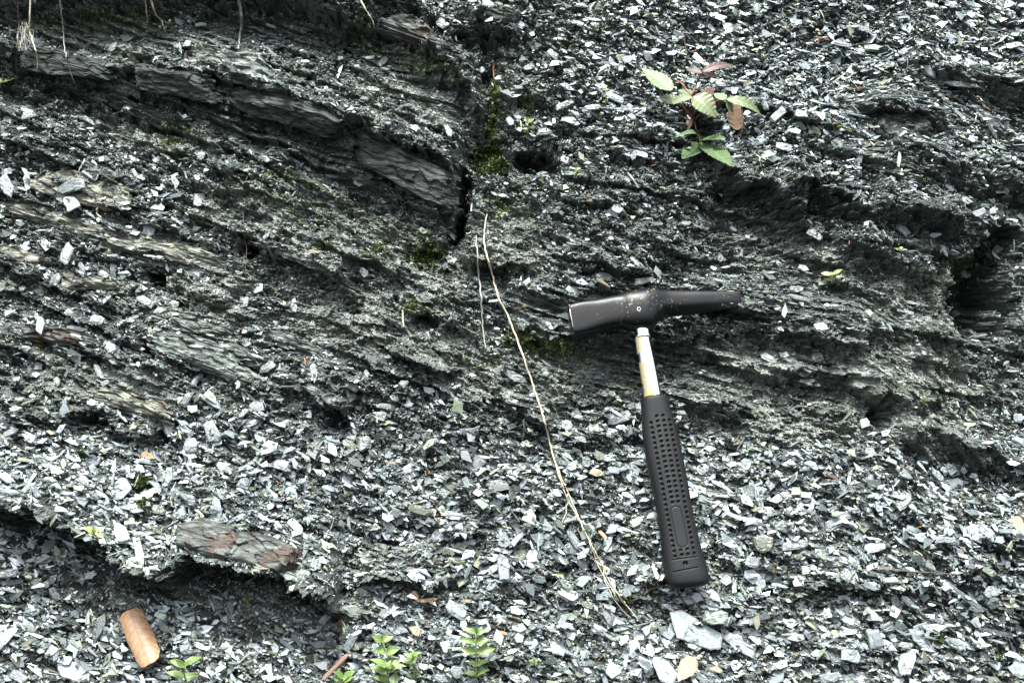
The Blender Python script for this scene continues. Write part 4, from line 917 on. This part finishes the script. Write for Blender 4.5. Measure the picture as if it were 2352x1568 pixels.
def chipmat(name, col, chip, rough, thr, metal=0., sc=420, rust=None):
    m, t, b = newmat(name); c = N(t, 'ShaderNodeTexCoord'); n = noise(t, c.outputs['Object'], sc, 5, .7); n2 = noise(t, c.outputs['Object'], 38, 3); n3 = noise(t, c.outputs['Object'], 900, 2)
    g = N(t, 'ShaderNodeNewGeometry'); po = ramp(t, [(.50, (0,)*3), (.62, (1,)*3)]); t.links.new(g.outputs['Pointiness'], po.inputs[0])
    ad = N(t, 'ShaderNodeMath', operation='MULTIPLY_ADD'); t.links.new(po.outputs[0], ad.inputs[0]); ad.inputs[1].default_value = .16; t.links.new(n.outputs[0], ad.inputs[2])
    a3 = N(t, 'ShaderNodeMath', operation='MULTIPLY_ADD'); t.links.new(n2.outputs[0], a3.inputs[0]); a3.inputs[1].default_value = .5; t.links.new(ad.outputs[0], a3.inputs[2])
    r = ramp(t, [(thr, (0,)*3), (thr+.02, (1,)*3)]); t.links.new(a3.outputs[0], r.inputs[0])
    cc = mixc(t, 'MIX', r.outputs[0], col, chip); t.links.new(cc, b.inputs['Base Color'])
    rr = N(t, 'ShaderNodeMapRange'); rr.inputs[3].default_value = rough-.12; rr.inputs[4].default_value = rough+.15; t.links.new(n2.outputs[0], rr.inputs[0]); t.links.new(rr.outputs[0], b.inputs['Roughness'])
    b.inputs['Metallic'].default_value = metal; b.inputs['Specular IOR Level'].default_value = .2
    bp = N(t, 'ShaderNodeBump'); bp.inputs['Strength'].default_value = .25; bp.inputs['Distance'].default_value = .0005; t.links.new(n3.outputs[0], bp.inputs['Height']); t.links.new(bp.outputs[0], b.inputs['Normal'])
    return m
M_head = chipmat('black_painted_steel', (.003, .0032, .0035), (.14, .125, .095), .30, .915)
M_rubber = plain('black_rubber', (.006, .0062, .0065), .48, .18, bump=.25, sc=900, var=.1)
M_chrome = plain('chromed_steel', (.84, .85, .86), .12, .5, 1., var=.04, sc=60)
M_brightsteel = plain('worn_bare_steel', (.33, .31, .27), .4, .5, .8, var=.3)
head = link('head', grid_mesh('head', G3, True, closed=True, caps=True), ham, M_head)
# worn bare chisel edge and face rim
def strip(name, pts, w_, z, mat, par):
    V = []
    for (x, y), zz in zip(pts, z): p = hl(x, y); V.append((p[0], p[1], zz*HM))
    return link(name, tube_mesh(name, np.array(V), [w_*HM, w_*HM*1.2, w_*HM*.4], 6), par, mat)
strip('worn_edge', [(1668,669),(1682,669.5),(1698,670)], .8, [3,2.5,1.5], M_brightsteel, head)
strip('worn_edge', [(1306,707),(1309,730),(1314,755),(1318,774)], .9, [31,34,34,31], M_brightsteel, head)
# pin
def ring_mesh(name, c, r0_, r1_, z0, hgt, seg=24):
    a = np.arange(seg)/seg*2*math.pi; rows = []
    for r_, z in ((r0_, z0-.002), (r0_, z0+hgt), (r1_, z0+hgt*.8), (r1_, z0-.002)):
        rows.append(np.stack([c[0]+r_*np.cos(a), c[1]+r_*np.sin(a), np.full(seg, z)], -1))
    return grid_mesh(name, np.array(rows), True, closed=True)
pc = hl(1464, 720); zf = 38*HM*.985
link('pin', ring_mesh('pin', pc, 4.8*HM, 3.2*HM, zf, .0007), ham, M_brightsteel)
a_ = np.arange(20)/20*2*math.pi; disc = np.stack([pc[0]+3.3*HM*np.cos(a_), pc[1]+3.3*HM*np.sin(a_), np.full(20, zf+.0002)], -1)
M_hole_shade = plain('hole_shade_black', (.004, .004, .004), .9, .1)
link('pin_hole_shade', np_mesh('pin_hole_shade', disc, np.arange(20), [20]), ham, M_hole_shade)  # flat black disc stands in for the shade inside the pin hole
# handle lofts in D coordinates: rows of (left, right, depth)
def loft(name, rows, mat, ex=2.2, n=40, m=200, caps=True, disp=None, par=None, zoff=0):
    rows = np.array(rows, float); t = np.linspace(0, 1, m)*(len(rows)-1); k = np.arange(len(rows)); i = np.clip(t.astype(int), 0, len(rows)-2); f = t-i
    def c_(y):
        p0 = y[np.maximum(i-1, 0)]; p1 = y[i]; p2 = y[i+1]; p3 = y[np.minimum(i+2, len(y)-1)]
        return .5*(2*p1+(-p0+p2)*f+(2*p0-5*p1+4*p2-p3)*f*f+(-p0+3*p1-3*p2+p3)*f**3)
    a, b, c, d, z = [c_(rows[:, q]) for q in range(5)]
    th = np.arange(n)/n*2*math.pi; G = np.zeros((m, n, 3)); ct, st = se(th, ex)
    for j in range(m):
        pl = hl(a[j], b[j]); pr = hl(c[j], d[j]); md = (pl+pr)/2; hf = (pr-pl)/2
        G[j, :, 0] = md[0]+hf[0]*ct; G[j, :, 1] = md[1]+hf[1]*ct; G[j, :, 2] = st*z[j]*HM+zoff
        if disp is not None:
            X = (a[j]+c[j])/2+(c[j]-a[j])/2*ct; Y = (b[j]+d[j])/2+(d[j]-b[j])/2*ct
            G[j, :, 2] -= disp(X, Y)*HM*(st > .2)
    return link(name, grid_mesh(name, G, True, closed=True, caps=caps), par or ham, mat)
loft('collar', [(1457,751,1490,749,17.5),(1458,760,1492,758,17.5),(1459,770,1494,768,17.5),(1457.5,772,1495.5,770,19),(1457.5,776,1495.5,773,19),(1459,778,1494,776,17.5)], M_chrome, 2.1, 48, 40)
loft('shaft', [(1459,778,1493,775,17),(1467,830,1504,826,18),(1474,875,1513,870,19),(1481,925,1522,918,20)], M_chrome, 2.1, 64, 60)
# sticker remains wrapped on the shaft's left side
def sticker():
    m, n = 90, 26; G = np.zeros((m, n, 3)); t = np.linspace(0, 1, m); X = np.zeros((m, n)); Y = np.zeros((m, n))
    rows = np.array([(1459,778,1493,775,17),(1467,830,1504,826,18),(1474,875,1513,870,19),(1481,925,1522,918,20)], float); tt_ = t*3
    q = [np.interp(tt_, range(4), rows[:, c]) for c in range(5)]
    ang = np.linspace(R(186), R(88), n)
    for j in range(m):
        pl = hl(q[0][j], q[1][j]); pr = hl(q[2][j], q[3][j]); md = (pl+pr)/2; hf = (pr-pl)/2*1.02; ct, st = se(ang, 2.1)
        G[j, :, 0] = md[0]+hf[0]*ct; G[j, :, 1] = md[1]+hf[1]*ct; G[j, :, 2] = st*q[4][j]*HM*1.02
        Y[j] = np.interp(t[j], [0, 1], [777, 920]); X[j] = ct
    nz = .18*vn(X*3.1, Y/6, 5)+.10*vn(X*8, Y/2.5, 6)
    lim = np.interp(Y, [777,785,790,800,806,812,826,832,850,880,898,905,920], [.0,-.30,-.38,-.40,-.6,-1.3,-1.3,-.32,-.40,-.30,-.12,.3,1.])
    lo = np.interp(Y, [777,800,840,880,900,920], [-2,-2,-2,-.95,-.9,-2])
    ms = (X+nz < lim) & (X+nz*.6 > lo)
    return G, ms[:-1, :-1], Y
G_, ms_, Y_ = sticker()
me = grid_mesh('worn_sticker', G_, True, mask=ms_, attrs={'low': sstep((Y_-903)/6).ravel()})
m_st, t_, b_ = newmat('worn_yellow_sticker'); c_ = N(t_, 'ShaderNodeTexCoord'); n_ = noise(t_, c_.outputs['Object'], 1100, 4); at__ = N(t_, 'ShaderNodeAttribute', attribute_name='low')
r_ = ramp(t_, [(.4, (.16, .148, .085)), (.6, (.22, .205, .125))]); t_.links.new(n_.outputs[0], r_.inputs[0]); t_.links.new(mixc(t_, 'MIX', at__.outputs['Fac'], r_.outputs[0], (.30, .20, .01)), b_.inputs['Base Color']); b_.inputs['Roughness'].default_value = .6
link('worn_sticker', me, [c for c in ham.children if c.name.startswith('shaft')][0], m_st)
# grip
GRr = [(1484,911,1524,908,19,),(1473,916,1530,911,24),(1472,924,1534,917,26),(1474,960,1544,952,26),(1476,1001,1555,985,27),(1482,1045,1565,1035,28),(1487,1073,1571,1062,28),(1500,1131,1582,1122,28),(1509,1180,1591,1170,28),(1516,1225,1600,1216,28),(1522,1275,1612,1265,29),(1526,1310,1622,1300,30),(1529,1330,1628,1322,30),(1534,1342,1627,1336,28),(1545,1350,1618,1344,22)]
Z2 = lambda zx, zy: (1327+zx*.3256, 871+zy*.3256)
D1 = [Z2(509+(676-509)*k/26, 320+(1255-320)*k/26) for k in range(27)]; D2 = [Z2(548+(657-548)*k/17, 275+(878-275)*k/17) for k in range(18)]
D3 = [Z2(593+(700-593)*k/17, 270+(872-270)*k/17) for k in range(18)]; D4 = [Z2(640+(810-640)*k/26, 300+(1233-300)*k/26) for k in range(27)]
DM = np.array(D1+D2+D3+D4+[Z2(715,1210), Z2(722,1245), Z2(758,1203), Z2(766,1240)])
def seg_d(X, Y, p, q):
    p = np.array(p); q = np.array(q); d = q-p; t = np.clip(((X-p[0])*d[0]+(Y-p[1])*d[1])/(d@d), 0, 1); return np.hypot(X-p[0]-t*d[0], Y-p[1]-t*d[1])
def gdisp(X, Y):
    r = 0*X
    m = (np.abs(DM[:, 1]-Y.mean()) < 14)
    for p in DM[m]: r = np.maximum(r, 5.0*sstep((4.1-np.hypot(X-p[0], Y-p[1]))/1.5))
    d = seg_d(X, Y, Z2(684, 945), Z2(727, 1155)); r = np.maximum(r, 1.6*np.exp(-((d-12.5)/1.1)**2))
    d = np.minimum(seg_d(X, Y, Z2(655, 1280), Z2(825, 1258)), seg_d(X, Y, Z2(660, 1365), Z2(838, 1330))); r = np.maximum(r, 2.2*np.exp(-(d/1.1)**2))
    p = Z2(748, 1305); r = np.maximum(r, 7*sstep((6-np.hypot(X-p[0], Y-p[1]))/1.6))
    return r
loft('grip', GRr, M_rubber, 2.7, 300, 620, True, gdisp)
